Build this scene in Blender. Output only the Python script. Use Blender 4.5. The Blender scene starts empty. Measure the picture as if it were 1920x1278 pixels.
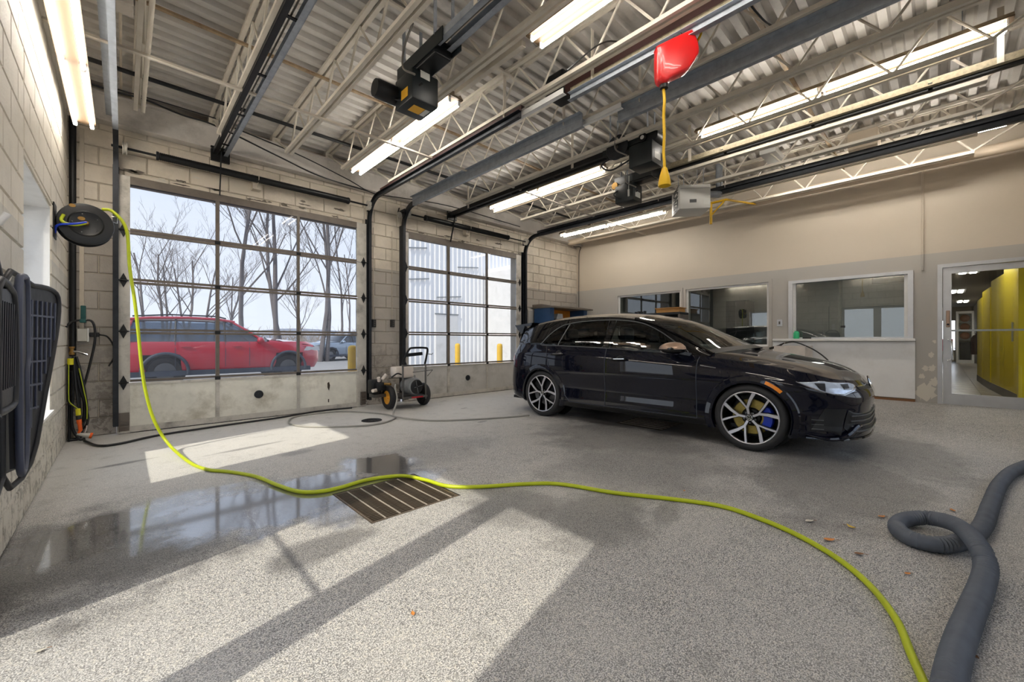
import bpy, bmesh, math, random
from mathutils import Vector, Matrix, Quaternion
random.seed(11)
scene = bpy.context.scene
COL = scene.collection
# ---------------------------------------------------------------- camera
FPX, CXP, CYP, YAW, CAMH = 765.0, 960.0, 638.0, math.radians(43.6), 1.07
SN, CS = math.sin(YAW), math.cos(YAW)
cam_d = bpy.data.cameras.new('camera'); cam = bpy.data.objects.new('camera', cam_d); COL.objects.link(cam)
cam_d.sensor_width = 36.0; cam_d.lens = 36.0*FPX/1920.0
cam_d.shift_y = -(639.0-CYP)/1920.0
cam_d.clip_start = 0.05; cam_d.clip_end = 400
cam.location = (0, 0, CAMH); cam.rotation_euler = (math.radians(90), 0, -YAW)
scene.camera = cam
# ---------------------------------------------------------------- light and exposure
scene.view_settings.view_transform = 'Standard'
scene.view_settings.look = 'None'
scene.view_settings.gamma = 1.0
scene.view_settings.exposure = 0.52
scene.view_settings.use_curve_mapping = False
world = bpy.data.worlds.new('sky'); scene.world = world; world.use_nodes = True
wn = world.node_tree.nodes; wl = world.node_tree.links; wn.clear()
wo = wn.new('ShaderNodeOutputWorld'); bg = wn.new('ShaderNodeBackground')
tc = wn.new('ShaderNodeTexCoord'); sp = wn.new('ShaderNodeSeparateXYZ'); rp = wn.new('ShaderNodeValToRGB')
wl.new(tc.outputs['Generated'], sp.inputs[0]); wl.new(sp.outputs['Z'], rp.inputs[0])
rp.color_ramp.elements[0].position = 0.0; rp.color_ramp.elements[0].color = (0.86, 0.89, 0.97, 1)
rp.color_ramp.elements[1].position = 0.55; rp.color_ramp.elements[1].color = (0.60, 0.71, 0.95, 1)
wcl = wn.new('ShaderNodeTexNoise'); wcl.inputs['Scale'].default_value = 2.2; wcl.inputs['Detail'].default_value = 5
wmx = wn.new('ShaderNodeMixRGB'); wmx.blend_type = 'MIX'; wmx.inputs[2].default_value = (0.92, 0.93, 0.97, 1)
wcr = wn.new('ShaderNodeMapRange'); wcr.inputs[1].default_value = .45; wcr.inputs[2].default_value = .75; wcr.inputs[4].default_value = .7
wmp = wn.new('ShaderNodeMapping'); wmp.inputs['Scale'].default_value = (1, 1, 3.5)
wl.new(tc.outputs['Generated'], wmp.inputs[0]); wl.new(wmp.outputs[0], wcl.inputs['Vector'])
wl.new(wcl.outputs[0], wcr.inputs[0]); wl.new(wcr.outputs[0], wmx.inputs[0]); wl.new(rp.outputs[0], wmx.inputs[1])
wl.new(wmx.outputs[0], bg.inputs['Color']); bg.inputs['Strength'].default_value = 1.5
wl.new(bg.outputs[0], wo.inputs[0])
SUN_AZ = (0.972, 0.235); SUN_EL = math.radians(40.0)
sun_d = bpy.data.lights.new('sun', 'SUN'); sun = bpy.data.objects.new('sun', sun_d); COL.objects.link(sun)
sun_d.energy = 3.9; sun_d.color = (1.0, 0.90, 0.76); sun_d.angle = math.radians(0.8)
sun.rotation_euler = Vector((SUN_AZ[0]*math.cos(SUN_EL), SUN_AZ[1]*math.cos(SUN_EL), -math.sin(SUN_EL))).to_track_quat('-Z', 'Y').to_euler()
sun.location = (-6, -2, 8)
TUBE_POWER = 27.0
# ---------------------------------------------------------------- pixel helpers (a pixel gives a direction; the plane it lies on gives the distance)
def ray(px, py):
    a = (px-CXP)/FPX
    return (SN+CS*a, CS-SN*a, (CYP-py)/FPX)
def at_z(px, py, z=0.0):
    r = ray(px, py); t = (z-CAMH)/r[2]; return Vector((r[0]*t, r[1]*t, z))
def at_y(px, py, y):
    r = ray(px, py); t = y/r[1]; return Vector((r[0]*t, y, CAMH+r[2]*t))
def at_x(px, py, x):
    r = ray(px, py); t = x/r[0]; return Vector((x, r[1]*t, CAMH+r[2]*t))
# ---------------------------------------------------------------- mesh builder
def V3(p): return Vector(p)
class MB:
    def __init__(s): s.v = []; s.f = []
    def add(s, vs, fs):
        b = len(s.v); s.v += [tuple(p) for p in vs]; s.f += [tuple(i+b for i in f) for f in fs]; return s
    def box(s, x0, x1, y0, y1, z0, z1):
        vs = [(x, y, z) for z in (z0, z1) for y in (y0, y1) for x in (x0, x1)]
        return s.add(vs, [(0,2,3,1),(4,5,7,6),(0,1,5,4),(2,6,7,3),(0,4,6,2),(1,3,7,5)])
    def cbox(s, x0, x1, y0, y1, z0, z1, b=.01):
        bm = bmesh.new(); bmesh.ops.create_cube(bm, size=1)
        for v in bm.verts: v.co = ((x0+x1)/2+v.co.x*(x1-x0), (y0+y1)/2+v.co.y*(y1-y0), (z0+z1)/2+v.co.z*(z1-z0))
        bmesh.ops.bevel(bm, geom=bm.edges[:], offset=b, segments=2, affect='EDGES', profile=.5)
        bm.verts.index_update(); s.add([v.co.copy() for v in bm.verts], [[v.index for v in f.verts] for f in bm.faces]); bm.free(); return s
    def bar(s, p0, p1, w, h, up=(0,0,1)):
        p0 = V3(p0); p1 = V3(p1); d = (p1-p0).normalized(); up = V3(up)
        if abs(d.dot(up)) > .99: up = Vector((1,0,0))
        r = d.cross(up).normalized(); u = r.cross(d).normalized()
        vs = [p+r*(a*w/2)+u*(b*h/2) for p in (p0, p1) for a, b in ((-1,-1),(1,-1),(1,1),(-1,1))]
        return s.add(vs, [(3,2,1,0),(4,5,6,7),(0,1,5,4),(1,2,6,5),(2,3,7,6),(3,0,4,7)])
    def tube(s, pts, r, n=8, closed=False, ring=None):
        pts = [V3(p) for p in pts]; m = len(pts)
        rs = r if isinstance(r, (list, tuple)) else [r]*m
        t0 = (pts[1]-pts[0]).normalized(); nrm = t0.orthogonal().normalized(); vs = []; pt = t0
        for i, p in enumerate(pts):
            if closed: t = (pts[(i+1) % m]-pts[i-1]).normalized()
            else: t = (pts[min(i+1, m-1)]-pts[max(i-1, 0)]).normalized()
            q = pt.rotation_difference(t); nrm = q @ nrm; nrm = (nrm-t*nrm.dot(t)).normalized(); pt = t
            bn = t.cross(nrm)
            for k in range(n):
                a = 2*math.pi*k/n; vs.append(p+(nrm*math.cos(a)+bn*math.sin(a))*rs[i])
        fs = []
        for i in range(m if closed else m-1):
            j = (i+1) % m
            for k in range(n): fs.append((i*n+k, i*n+(k+1) % n, j*n+(k+1) % n, j*n+k))
        if not closed: fs += [tuple(range(n-1, -1, -1)), tuple((m-1)*n+k for k in range(n))]
        return s.add(vs, fs)
    def cyl(s, p0, p1, r, n=16, r2=None): return s.tube([p0, p1], [r, r if r2 is None else r2], n)
    def lathe(s, prof, o, ax, n=24, cap=True):
        o = V3(o); ax = V3(ax).normalized(); e = ax.orthogonal().normalized(); g = ax.cross(e); vs = []; m = len(prof)
        for r, h in prof:
            for k in range(n):
                a = 2*math.pi*k/n; vs.append(o+ax*h+(e*math.cos(a)+g*math.sin(a))*r)
        fs = [(i*n+k, i*n+(k+1) % n, (i+1)*n+(k+1) % n, (i+1)*n+k) for i in range(m-1) for k in range(n)]
        if cap: fs += [tuple(range(n-1, -1, -1)), tuple((m-1)*n+k for k in range(n))]
        return s.add(vs, fs)
    def prism(s, poly, vec):
        poly = [V3(p) for p in poly]; vec = V3(vec); n = len(poly)
        vs = poly+[p+vec for p in poly]
        fs = [tuple(range(n-1, -1, -1)), tuple(range(n, 2*n))]+[(i, (i+1) % n, n+(i+1) % n, n+i) for i in range(n)]
        return s.add(vs, fs)
    def quad(s, a, b, c, d): return s.add([a, b, c, d], [(0,1,2,3)])
    def ball(s, c, r, n=12, sc=(1,1,1)):
        prof = []; m = n//2; vs = []; fs = []
        for i in range(m+1):
            th = math.pi*i/m
            for k in range(n):
                ph = 2*math.pi*k/n
                vs.append((c[0]+r*sc[0]*math.sin(th)*math.cos(ph), c[1]+r*sc[1]*math.sin(th)*math.sin(ph), c[2]+r*sc[2]*math.cos(th)))
        for i in range(m):
            for k in range(n): fs.append((i*n+k, (i+1)*n+k, (i+1)*n+(k+1) % n, i*n+(k+1) % n))
        return s.add(vs, fs)
    def mesh(s, name, mat, smooth=None, off=(0,0,0)):
        me = bpy.data.meshes.new(name)
        me.from_pydata([(p[0]-off[0], p[1]-off[1], p[2]-off[2]) for p in s.v], [], s.f); me.validate()
        bm = bmesh.new(); bm.from_mesh(me); bmesh.ops.recalc_face_normals(bm, faces=bm.faces); bm.to_mesh(me); bm.free()
        if mat is not None: me.materials.append(M[mat] if isinstance(mat, str) else mat)
        if smooth is not None:
            me.polygons.foreach_set('use_smooth', [True]*len(me.polygons)); me.set_sharp_from_angle(angle=math.radians(smooth))
        return me
    def build(s, name, mat, parent=None, smooth=None, loc=None):
        off = loc if loc is not None else (parent_world(parent) if parent else (0,0,0))
        o = bpy.data.objects.new(name, s.mesh(name, mat, smooth, off)); COL.objects.link(o)
        if loc is not None: o.location = loc
        if parent: o.parent = parent
        return o
def parent_world(p):
    v = Vector((0,0,0))
    while p: v += p.location; p = p.parent
    return v
def tag(o, label=None, cat=None, group=None, kind=None):
    if label: o['label'] = label
    if cat: o['category'] = cat
    if group: o['group'] = group
    if kind: o['kind'] = kind
    return o
def thing(name, loc, label=None, cat=None, group=None, kind=None, rot=None):
    o = bpy.data.objects.new(name, None); COL.objects.link(o); o.location = loc; o.empty_display_size = .1
    if rot: o.rotation_euler = rot
    return tag(o, label, cat, group, kind)
def clone(o, parent=None, dloc=(0,0,0)):
    c = o.copy(); COL.objects.link(c); c.parent = parent
    if parent is None: c.location = o.location+Vector(dloc)
    for ch in o.children: clone(ch, c)
    return c
def curve_pts(pts, n=8, closed=False):
    """Catmull-Rom through the points"""
    P = [V3(p) for p in pts]; m = len(P); out = []
    rng = range(m) if closed else range(m-1)
    for i in rng:
        p1, p2 = P[i], P[(i+1) % m]
        p0 = P[i-1] if (i > 0 or closed) else p1*2-p2
        p3 = P[(i+2) % m] if (i+2 < m or closed) else p2*2-p1
        for k in range(n):
            t = k/n
            out.append(.5*((2*p1)+(p2-p0)*t+(2*p0-5*p1+4*p2-p3)*t*t+(3*p1-p0-3*p2+p3)*t**3))
    if not closed: out.append(P[-1])
    return out
# ---------------------------------------------------------------- materials
M = {}
def mat_new(name):
    m = bpy.data.materials.new(name); m.use_nodes = True; M[name] = m
    nt = m.node_tree; b = nt.nodes['Principled BSDF']
    return m, nt, nt.nodes, nt.links, b
def simple(name, col, rough=.5, metal=0.0, var=0.0, vscale=6.0, bump=0.0, bscale=40.0, spec=.5, coat=0.0, dirt=None, dscale=3.0, damt=.5):
    m, nt, N, L, b = mat_new(name)
    b.inputs['Base Color'].default_value = (*col, 1); b.inputs['Roughness'].default_value = rough
    b.inputs['Metallic'].default_value = metal; b.inputs['Specular IOR Level'].default_value = spec
    if coat: b.inputs['Coat Weight'].default_value = coat; b.inputs['Coat Roughness'].default_value = .03
    t = N.new('ShaderNodeTexCoord'); last = None
    if var:
        n = N.new('ShaderNodeTexNoise'); n.inputs['Scale'].default_value = vscale; n.inputs['Detail'].default_value = 6; n.inputs['Roughness'].default_value = .65
        L.new(t.outputs['Object'], n.inputs['Vector'])
        r = N.new('ShaderNodeValToRGB'); r.color_ramp.elements[0].position = .3; r.color_ramp.elements[1].position = .7
        r.color_ramp.elements[0].color = tuple(c*(1-var) for c in col)+(1,); r.color_ramp.elements[1].color = tuple(min(1, c*(1+var)) for c in col)+(1,)
        L.new(n.outputs[0], r.inputs[0]); last = r.outputs[0]
        rr = N.new('ShaderNodeMapRange'); rr.inputs[3].default_value = max(.03, rough*(1-var)); rr.inputs[4].default_value = min(1, rough*(1+var))
        L.new(n.outputs[0], rr.inputs[0]); L.new(rr.outputs[0], b.inputs['Roughness'])
    if dirt:
        n2 = N.new('ShaderNodeTexNoise'); n2.inputs['Scale'].default_value = dscale; n2.inputs['Detail'].default_value = 9; n2.inputs['Roughness'].default_value = .7
        L.new(t.outputs['Object'], n2.inputs['Vector'])
        mr = N.new('ShaderNodeMapRange'); mr.inputs[1].default_value = .5; mr.inputs[2].default_value = .72; mr.inputs[4].default_value = damt
        L.new(n2.outputs[0], mr.inputs[0])
        mx = N.new('ShaderNodeMixRGB'); mx.inputs[1].default_value = (*col, 1); mx.inputs[2].default_value = (*dirt, 1)
        if last: L.new(last, mx.inputs[1])
        L.new(mr.outputs[0], mx.inputs[0]); last = mx.outputs[0]
    if last: L.new(last, b.inputs['Base Color'])
    if bump:
        n3 = N.new('ShaderNodeTexNoise'); n3.inputs['Scale'].default_value = bscale; n3.inputs['Detail'].default_value = 4
        L.new(t.outputs['Object'], n3.inputs['Vector'])
        bp = N.new('ShaderNodeBump'); bp.inputs['Strength'].default_value = bump; bp.inputs['Distance'].default_value = .01
        L.new(n3.outputs[0], bp.inputs['Height']); L.new(bp.outputs[0], b.inputs['Normal'])
    return m
def emis(name, col, s):
    m, nt, N, L, b = mat_new(name)
    b.inputs['Base Color'].default_value = (.8, .8, .8, 1)
    b.inputs['Emission Color'].default_value = (*col, 1); b.inputs['Emission Strength'].default_value = s
    return m
def glass(name, tint=(.93, .96, .95), refl=1.0, rough=0.0, haze=0.0, hscale=3.0):
    """thin pane: transparent + mirror by Fresnel, and a thin film of dirt"""
    m, nt, N, L, b = mat_new(name); N.remove(b)
    out = N['Material Output']; tr = N.new('ShaderNodeBsdfTransparent'); gl = N.new('ShaderNodeBsdfGlossy')
    tr.inputs[0].default_value = (*tint, 1); gl.inputs['Roughness'].default_value = rough
    ge = N.new('ShaderNodeNewGeometry'); dt = N.new('ShaderNodeVectorMath'); dt.operation = 'DOT_PRODUCT'
    L.new(ge.outputs['Normal'], dt.inputs[0]); L.new(ge.outputs['Incoming'], dt.inputs[1])
    def mth(o, a, b_=None, clamp=False):
        n = N.new('ShaderNodeMath'); n.operation = o; n.use_clamp = clamp
        for i, q in enumerate((a, b_)):
            if q is None: continue
            if isinstance(q, (int, float)): n.inputs[i].default_value = q
            else: L.new(q, n.inputs[i])
        return n.outputs[0]
    sch = mth('ADD', mth('MULTIPLY', mth('POWER', mth('SUBTRACT', 1.0, mth('ABSOLUTE', dt.outputs['Value']), True), 5.0), .96), .042)
    mx = N.new('ShaderNodeMixShader'); L.new(mth('MULTIPLY', sch, refl, True), mx.inputs[0])
    L.new(tr.outputs[0], mx.inputs[1]); L.new(gl.outputs[0], mx.inputs[2]); last = mx
    if haze:
        t = N.new('ShaderNodeTexCoord'); n = N.new('ShaderNodeTexNoise'); n.inputs['Scale'].default_value = hscale; n.inputs['Detail'].default_value = 7
        L.new(t.outputs['Object'], n.inputs['Vector'])
        mr = N.new('ShaderNodeMapRange'); mr.inputs[1].default_value = .3; mr.inputs[2].default_value = .8; mr.inputs[4].default_value = haze; mr.inputs[3].default_value = haze*.25
        L.new(n.outputs[0], mr.inputs[0])
        df = N.new('ShaderNodeBsdfTranslucent'); df.inputs[0].default_value = (.85, .86, .88, 1)
        m2 = N.new('ShaderNodeMixShader'); L.new(mr.outputs[0], m2.inputs[0]); L.new(last.outputs[0], m2.inputs[1]); L.new(df.outputs[0], m2.inputs[2]); last = m2
    L.new(last.outputs[0], out.inputs[0])
    return m
def C(r, g, b):
    f = lambda u: (u/255/12.92) if u/255 <= .04045 else ((u/255+.055)/1.055)**2.4
    return (f(r), f(g), f(b))
# --- floor: exposed-aggregate concrete with damp patches
def floor_material():
    m, nt, N, L, b = mat_new('floor_concrete')
    t = N.new('ShaderNodeTexCoord')
    def noise(s, d=4, r=.6):
        n = N.new('ShaderNodeTexNoise'); n.inputs['Scale'].default_value = s; n.inputs['Detail'].default_value = d; n.inputs['Roughness'].default_value = r
        L.new(t.outputs['Object'], n.inputs['Vector']); return n.outputs[0]
    def rng(x, a, c, lo=0., hi=1.):
        n = N.new('ShaderNodeMapRange'); n.interpolation_type = 'SMOOTHSTEP'
        n.inputs[1].default_value = a; n.inputs[2].default_value = c; n.inputs[3].default_value = lo; n.inputs[4].default_value = hi
        L.new(x, n.inputs[0]); return n.outputs[0]
    def op(o, x, y=None):
        n = N.new('ShaderNodeMath'); n.operation = o
        for i, q in enumerate((x, y)):
            if q is None: continue
            if isinstance(q, (int, float)): n.inputs[i].default_value = q
            else: L.new(q, n.inputs[i])
        return n.outputs[0]
    def mix(f, a, c):
        n = N.new('ShaderNodeMixRGB')
        for i, q in ((0, f), (1, a), (2, c)):
            if isinstance(q, tuple): n.inputs[i].default_value = (*q, 1)
            elif isinstance(q, (int, float)): n.inputs[i].default_value = q
            else: L.new(q, n.inputs[i])
        return n.outputs[0]
    sx = N.new('ShaderNodeSeparateXYZ'); L.new(t.outputs['Object'], sx.inputs[0])
    X, Y = sx.outputs[0], sx.outputs[1]
    big = noise(.9, 7, .62); mid = noise(6, 6, .7)
    v = N.new('ShaderNodeTexVoronoi'); v.inputs['Scale'].default_value = 160; L.new(t.outputs['Object'], v.inputs['Vector'])
    fine = noise(210, 2, .5)
    spk = rng(fine, .40, .62)
    base = mix(spk, C(102, 102, 103), C(214, 212, 209))
    grain = N.new('ShaderNodeSeparateColor'); L.new(v.outputs['Color'], grain.inputs[0])
    base = mix(op('MULTIPLY', rng(grain.outputs[0], .72, .9), .6), base, C(62, 60, 60))
    base = mix(op('MULTIPLY', rng(grain.outputs[1], .8, .95), .55), base, C(222, 216, 204))
    base = mix(rng(big, .38, .68, 0, .30), base, C(198, 194, 187))
    # the finish wears smooth towards the doors
    smooth_ = op('MULTIPLY', rng(Y, 3.0, 5.2), .72)
    base = mix(smooth_, base, C(206, 204, 200))
    base = mix(op('MULTIPLY', rng(mid, .52, .72), .30), base, C(112, 110, 107))
    # damp patches: soft ellipses broken up by noise (centre x, y, half sizes, rotation, amount)
    pert = op('MULTIPLY', op('SUBTRACT', noise(2.6, 8, .68), .5), 1.7)
    def ell(cx, cy, rx, ry, rot, k=1.0, e0=1.05, e1=.55):
        ca, sa = math.cos(rot), math.sin(rot)
        dx = op('SUBTRACT', X, cx); dy = op('SUBTRACT', Y, cy)
        u = op('DIVIDE', op('ADD', op('MULTIPLY', dx, ca), op('MULTIPLY', dy, sa)), rx)
        w = op('DIVIDE', op('SUBTRACT', op('MULTIPLY', dy, ca), op('MULTIPLY', dx, sa)), ry)
        d = op('SQRT', op('ADD', op('MULTIPLY', u, u), op('MULTIPLY', w, w)))
        return op('MULTIPLY', rng(op('ADD', d, pert), e0, e1), k)
    wet = None
    for e in ((.78, 3.05, .95, .52, -.12), (1.62, 3.35, .34, .42, .3), (1.4, 2.9, .55, .3, 0), (.15, 3.25, .85, .50, .1, .7), (1.0, 2.55, .25, .3, .5, .8)):
        x = ell(*e); wet = x if wet is None else op('MAXIMUM', wet, x)
    damp = wet
    for e in ((-.1, 3.0, .80, .80, .1, .9), (3.2, 1.75, 1.0, .75, -.4, .42), (2.1, 1.45, .55, .35, .3, .6), (3.9, 2.5, .8, 1.1, 0, .6), (4.0, .55, 1.3, .6, 0, .6), (5.1, 2.6, 1.0, 1.7, 0, .9), (1.85, 1.95, .4, .5, .3, .55), (5.3, .3, 1.2, .6, .2, .55), (.75, 2.2, .35, .16, .2, .7), (2.2, 3.4, .8, .5, .2, .35)):
        damp = op('MAXIMUM', damp, ell(*e))
    for (px, py, rx, ry, k) in ((560, 848, .18, .10, .5), (470, 838, .45, .05, .55), (235, 868, .25, .05, .8), (905, 790, .10, .04, .8), (870, 765, .08, .03, .7), (830, 752, .12, .03, .6), (700, 795, .3, .12, .35), (1250, 960, .25, .1, .5)):
        p = at_z(px, py); damp = op('MAXIMUM', damp, ell(p.x, p.y, rx, ry, .2, k))
    dcol = N.new('ShaderNodeMixRGB'); dcol.blend_type = 'MULTIPLY'; dcol.inputs[2].default_value = (.30, .295, .30, 1)
    L.new(damp, dcol.inputs[0]); L.new(base, dcol.inputs[1])
    L.new(dcol.outputs[0], b.inputs['Base Color'])
    r1 = op('SUBTRACT', .62, op('MULTIPLY', damp, .22)); r1 = op('SUBTRACT', r1, op('MULTIPLY', wet, .29))
    r1 = op('ADD', r1, op('MULTIPLY', op('SUBTRACT', mid, .5), .25))
    r1 = op('MAXIMUM', r1, .07); L.new(r1, b.inputs['Roughness'])
    b.inputs['Specular IOR Level'].default_value = .5
    L.new(wet, b.inputs['Coat Weight']); b.inputs['Coat IOR'].default_value = 3.2; b.inputs['Coat Roughness'].default_value = .07
    bp = N.new('ShaderNodeBump'); bp.inputs['Distance'].default_value = .004
    bs = op('SUBTRACT', .55, op('MULTIPLY', wet, .45)); bs = op('SUBTRACT', bs, op('MULTIPLY', smooth_, .5)); L.new(bs, bp.inputs['Strength'])
    L.new(op('ADD', fine, op('MULTIPLY', grain.outputs[2], .5)), bp.inputs['Height']); L.new(bp.outputs[0], b.inputs['Normal'])
floor_material()
def wall_paint(name, up, low, zline, bump=.15, dirt=C(120, 110, 98), damt=.25, grime=None):
    """two-tone painted wall: cream above the paint line, grey below"""
    m, nt, N, L, b = mat_new(name)
    t = N.new('ShaderNodeTexCoord'); g = N.new('ShaderNodeNewGeometry'); s = N.new('ShaderNodeSeparateXYZ'); L.new(g.outputs['Position'], s.inputs[0])
    ge = N.new('ShaderNodeMath'); ge.operation = 'GREATER_THAN'; ge.inputs[1].default_value = zline; L.new(s.outputs[2], ge.inputs[0])
    mx = N.new('ShaderNodeMixRGB'); mx.inputs[1].default_value = (*low, 1); mx.inputs[2].default_value = (*up, 1); L.new(ge.outputs[0], mx.inputs[0])
    n = N.new('ShaderNodeTexNoise'); n.inputs['Scale'].default_value = 1.6; n.inputs['Detail'].default_value = 9; n.inputs['Roughness'].default_value = .7; L.new(g.outputs['Position'], n.inputs['Vector'])
    mr = N.new('ShaderNodeMapRange'); mr.inputs[1].default_value = .48; mr.inputs[2].default_value = .75; mr.inputs[4].default_value = damt; L.new(n.outputs[0], mr.inputs[0])
    m2 = N.new('ShaderNodeMixRGB'); m2.inputs[2].default_value = (*dirt, 1); L.new(mr.outputs[0], m2.inputs[0]); L.new(mx.outputs[0], m2.inputs[1]); last = m2
    if grime:
        z0, z1, col, amt, thr = grime
        zr = N.new('ShaderNodeMapRange'); zr.inputs[1].default_value = z1; zr.inputs[2].default_value = z0; L.new(s.outputs[2], zr.inputs[0])
        n4 = N.new('ShaderNodeTexNoise'); n4.inputs['Scale'].default_value = 9; n4.inputs['Detail'].default_value = 8; n4.inputs['Roughness'].default_value = .75; L.new(g.outputs['Position'], n4.inputs['Vector'])
        n4r = N.new('ShaderNodeMapRange'); n4r.inputs[1].default_value = thr; n4r.inputs[2].default_value = thr+.06; n4r.inputs[4].default_value = amt; L.new(n4.outputs[0], n4r.inputs[0])
        mm = N.new('ShaderNodeMath'); mm.operation = 'MULTIPLY'; L.new(zr.outputs[0], mm.inputs[0]); L.new(n4r.outputs[0], mm.inputs[1])
        m3 = N.new('ShaderNodeMixRGB'); m3.inputs[2].default_value = (*col, 1); L.new(mm.outputs[0], m3.inputs[0]); L.new(last.outputs[0], m3.inputs[1]); last = m3
    L.new(last.outputs[0], b.inputs['Base Color']); b.inputs['Roughness'].default_value = .55
    n3 = N.new('ShaderNodeTexNoise'); n3.inputs['Scale'].default_value = 60; n3.inputs['Detail'].default_value = 4; L.new(g.outputs['Position'], n3.inputs['Vector'])
    bp = N.new('ShaderNodeBump'); bp.inputs['Strength'].default_value = bump; bp.inputs['Distance'].default_value = .01; L.new(n3.outputs[0], bp.inputs['Height']); L.new(bp.outputs[0], b.inputs['Normal'])
PAINT_Z = 2.335
wall_paint('block_back', C(218, 208, 192), C(176, 169, 160), PAINT_Z-.05, .25, C(118, 108, 96), .45, (0, 1.3, C(70, 64, 58), .7, .5))
wall_paint('block_left', C(224, 216, 202), C(206, 201, 191), 1.75, .25, C(140, 130, 115), .35, (0, .9, C(92, 86, 76), .7, .5))
wall_paint('plaster_right', C(202, 190, 173), C(178, 174, 168), PAINT_Z+.008, .06, C(190, 180, 164), .35)
simple('mortar', C(176, 167, 152), .8, var=.15)
simple('sticker_grey', C(214, 208, 196), .7)
simple('peel_paint', C(112, 104, 94), .8, var=.5, vscale=20, bump=.5)
simple('steel_cream', C(204, 196, 182), .5, var=.08, vscale=5, dirt=C(140, 112, 84), dscale=4, damt=.25)
simple('steel_rust', C(160, 138, 108), .6, var=.3, vscale=8, dirt=C(96, 56, 30), dscale=6, damt=.8)
simple('beam_grey', C(200, 195, 189), .55, var=.12, vscale=2, dirt=C(90, 86, 82), damt=.4)
simple('galv', C(158, 164, 172), .42, metal=.45, var=.18, vscale=14)
simple('galv_tan', C(142, 132, 110), .6, metal=.3, var=.35, vscale=40)
simple('track_dark', C(52, 54, 58), .42, metal=.7, var=.3, vscale=10)
simple('maroon', C(52, 22, 18), .6, var=.25)
simple('black_metal', C(22, 23, 25), .45, metal=.3, var=.25, vscale=12)
simple('black_plastic', C(20, 21, 23), .42, var=.2, vscale=15)
simple('black_rubber', C(24, 25, 28), .55, var=.2, vscale=15, bump=.1)
simple('operator_dark', C(16, 24, 27), .4, var=.2)
simple('alu_door', C(196, 192, 184), .5, metal=.25, var=.16, vscale=5, dirt=C(84, 76, 66), dscale=3.5, damt=.6)
simple('alu_rail', C(112, 104, 96), .5, metal=.3, var=.2, vscale=8, dirt=C(60, 54, 50), dscale=4, damt=.6)
simple('door_panel', C(220, 218, 208), .55, var=.12, vscale=4, dirt=C(122, 110, 78), dscale=2.2, damt=.6, bump=.05)
simple('door_panel_grey', C(188, 186, 182), .55, var=.10, vscale=4, dirt=C(118, 112, 100), dscale=2.2, damt=.5, bump=.05)
simple('alu_clean', C(196, 198, 202), .35, metal=.55, var=.06)
simple('white_trim', C(232, 231, 229), .45, var=.05, vscale=4, dirt=C(170, 164, 154), damt=.3)
simple('white_panel', C(238, 238, 238), .5, var=.04, vscale=3, dirt=C(180, 174, 164), damt=.3)
glass('door_glass', (.70, .715, .725), .3, haze=.05, hscale=2.2)
glass('office_glass', (.80, .84, .83), 2.6)
glass('clear_glass', (.93, .95, .95), 1.0)
emis('tube_lit', (1.0, .94, .85), TUBE_POWER)
simple('deck_metal', C(198, 194, 188), .45, metal=.1, var=.10, vscale=3, dirt=C(130, 124, 116), dscale=1.3, damt=.5)

# ---------------------------------------------------------------- room shell
XL, XR, YB, YR, ZD = -.45, 8.57, 6.55, -1.05, 3.92
def zfl(x):
    t = max(0., min(1., (x-6.1)/(XR-6.1))); return .155*t*t*(3-2*t)
HOLES = ((1.05, 1.69, 2.29, 2.92), (4.62, 5.24, 2.29, 2.92))
def make_floor():
    xs = sorted({-.75, XL, 1.05, 1.69, 4.62, 5.24, 6.1, 6.5, 6.9, 7.3, 7.7, 8.1, XR, XR+.3}); ys = [YR-.3, 2.29, 2.92, YB+.35]
    mb = MB()
    for i in range(len(xs)-1):
        for j in range(3):
            if any(abs(xs[i]-h[0]) < .01 and j == 1 for h in HOLES): continue
            mb.quad((xs[i], ys[j], zfl(xs[i])), (xs[i+1], ys[j], zfl(xs[i+1])), (xs[i+1], ys[j+1], zfl(xs[i+1])), (xs[i], ys[j+1], zfl(xs[i])))
    me = mb.mesh('floor', 'floor_concrete', 30)
    bm = bmesh.new(); bm.from_mesh(me); bmesh.ops.remove_doubles(bm, verts=bm.verts, dist=.001)
    for f in bm.faces:
        if f.normal.z < 0: f.normal_flip()
    bm.to_mesh(me); bm.free()
    o = bpy.data.objects.new('floor', me); COL.objects.link(o); tag(o, kind='structure')
    for x0, x1, y0, y1 in HOLES:
        p = MB(); d = .35
        p.quad((x0,y0,0),(x1,y0,0),(x1,y0,-d),(x0,y0,-d)); p.quad((x0,y1,0),(x1,y1,0),(x1,y1,-d),(x0,y1,-d))
        p.quad((x0,y0,0),(x0,y1,0),(x0,y1,-d),(x0,y0,-d)); p.quad((x1,y0,0),(x1,y1,0),(x1,y1,-d),(x1,y0,-d)); p.quad((x0,y0,-d),(x1,y0,-d),(x1,y1,-d),(x0,y1,-d))
        p.build('drain_pit', 'pit_dark', o)
    return o
simple('pit_dark', C(46, 42, 38), .6, var=.3)
floor = make_floor()
block_meshes = {}
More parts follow.
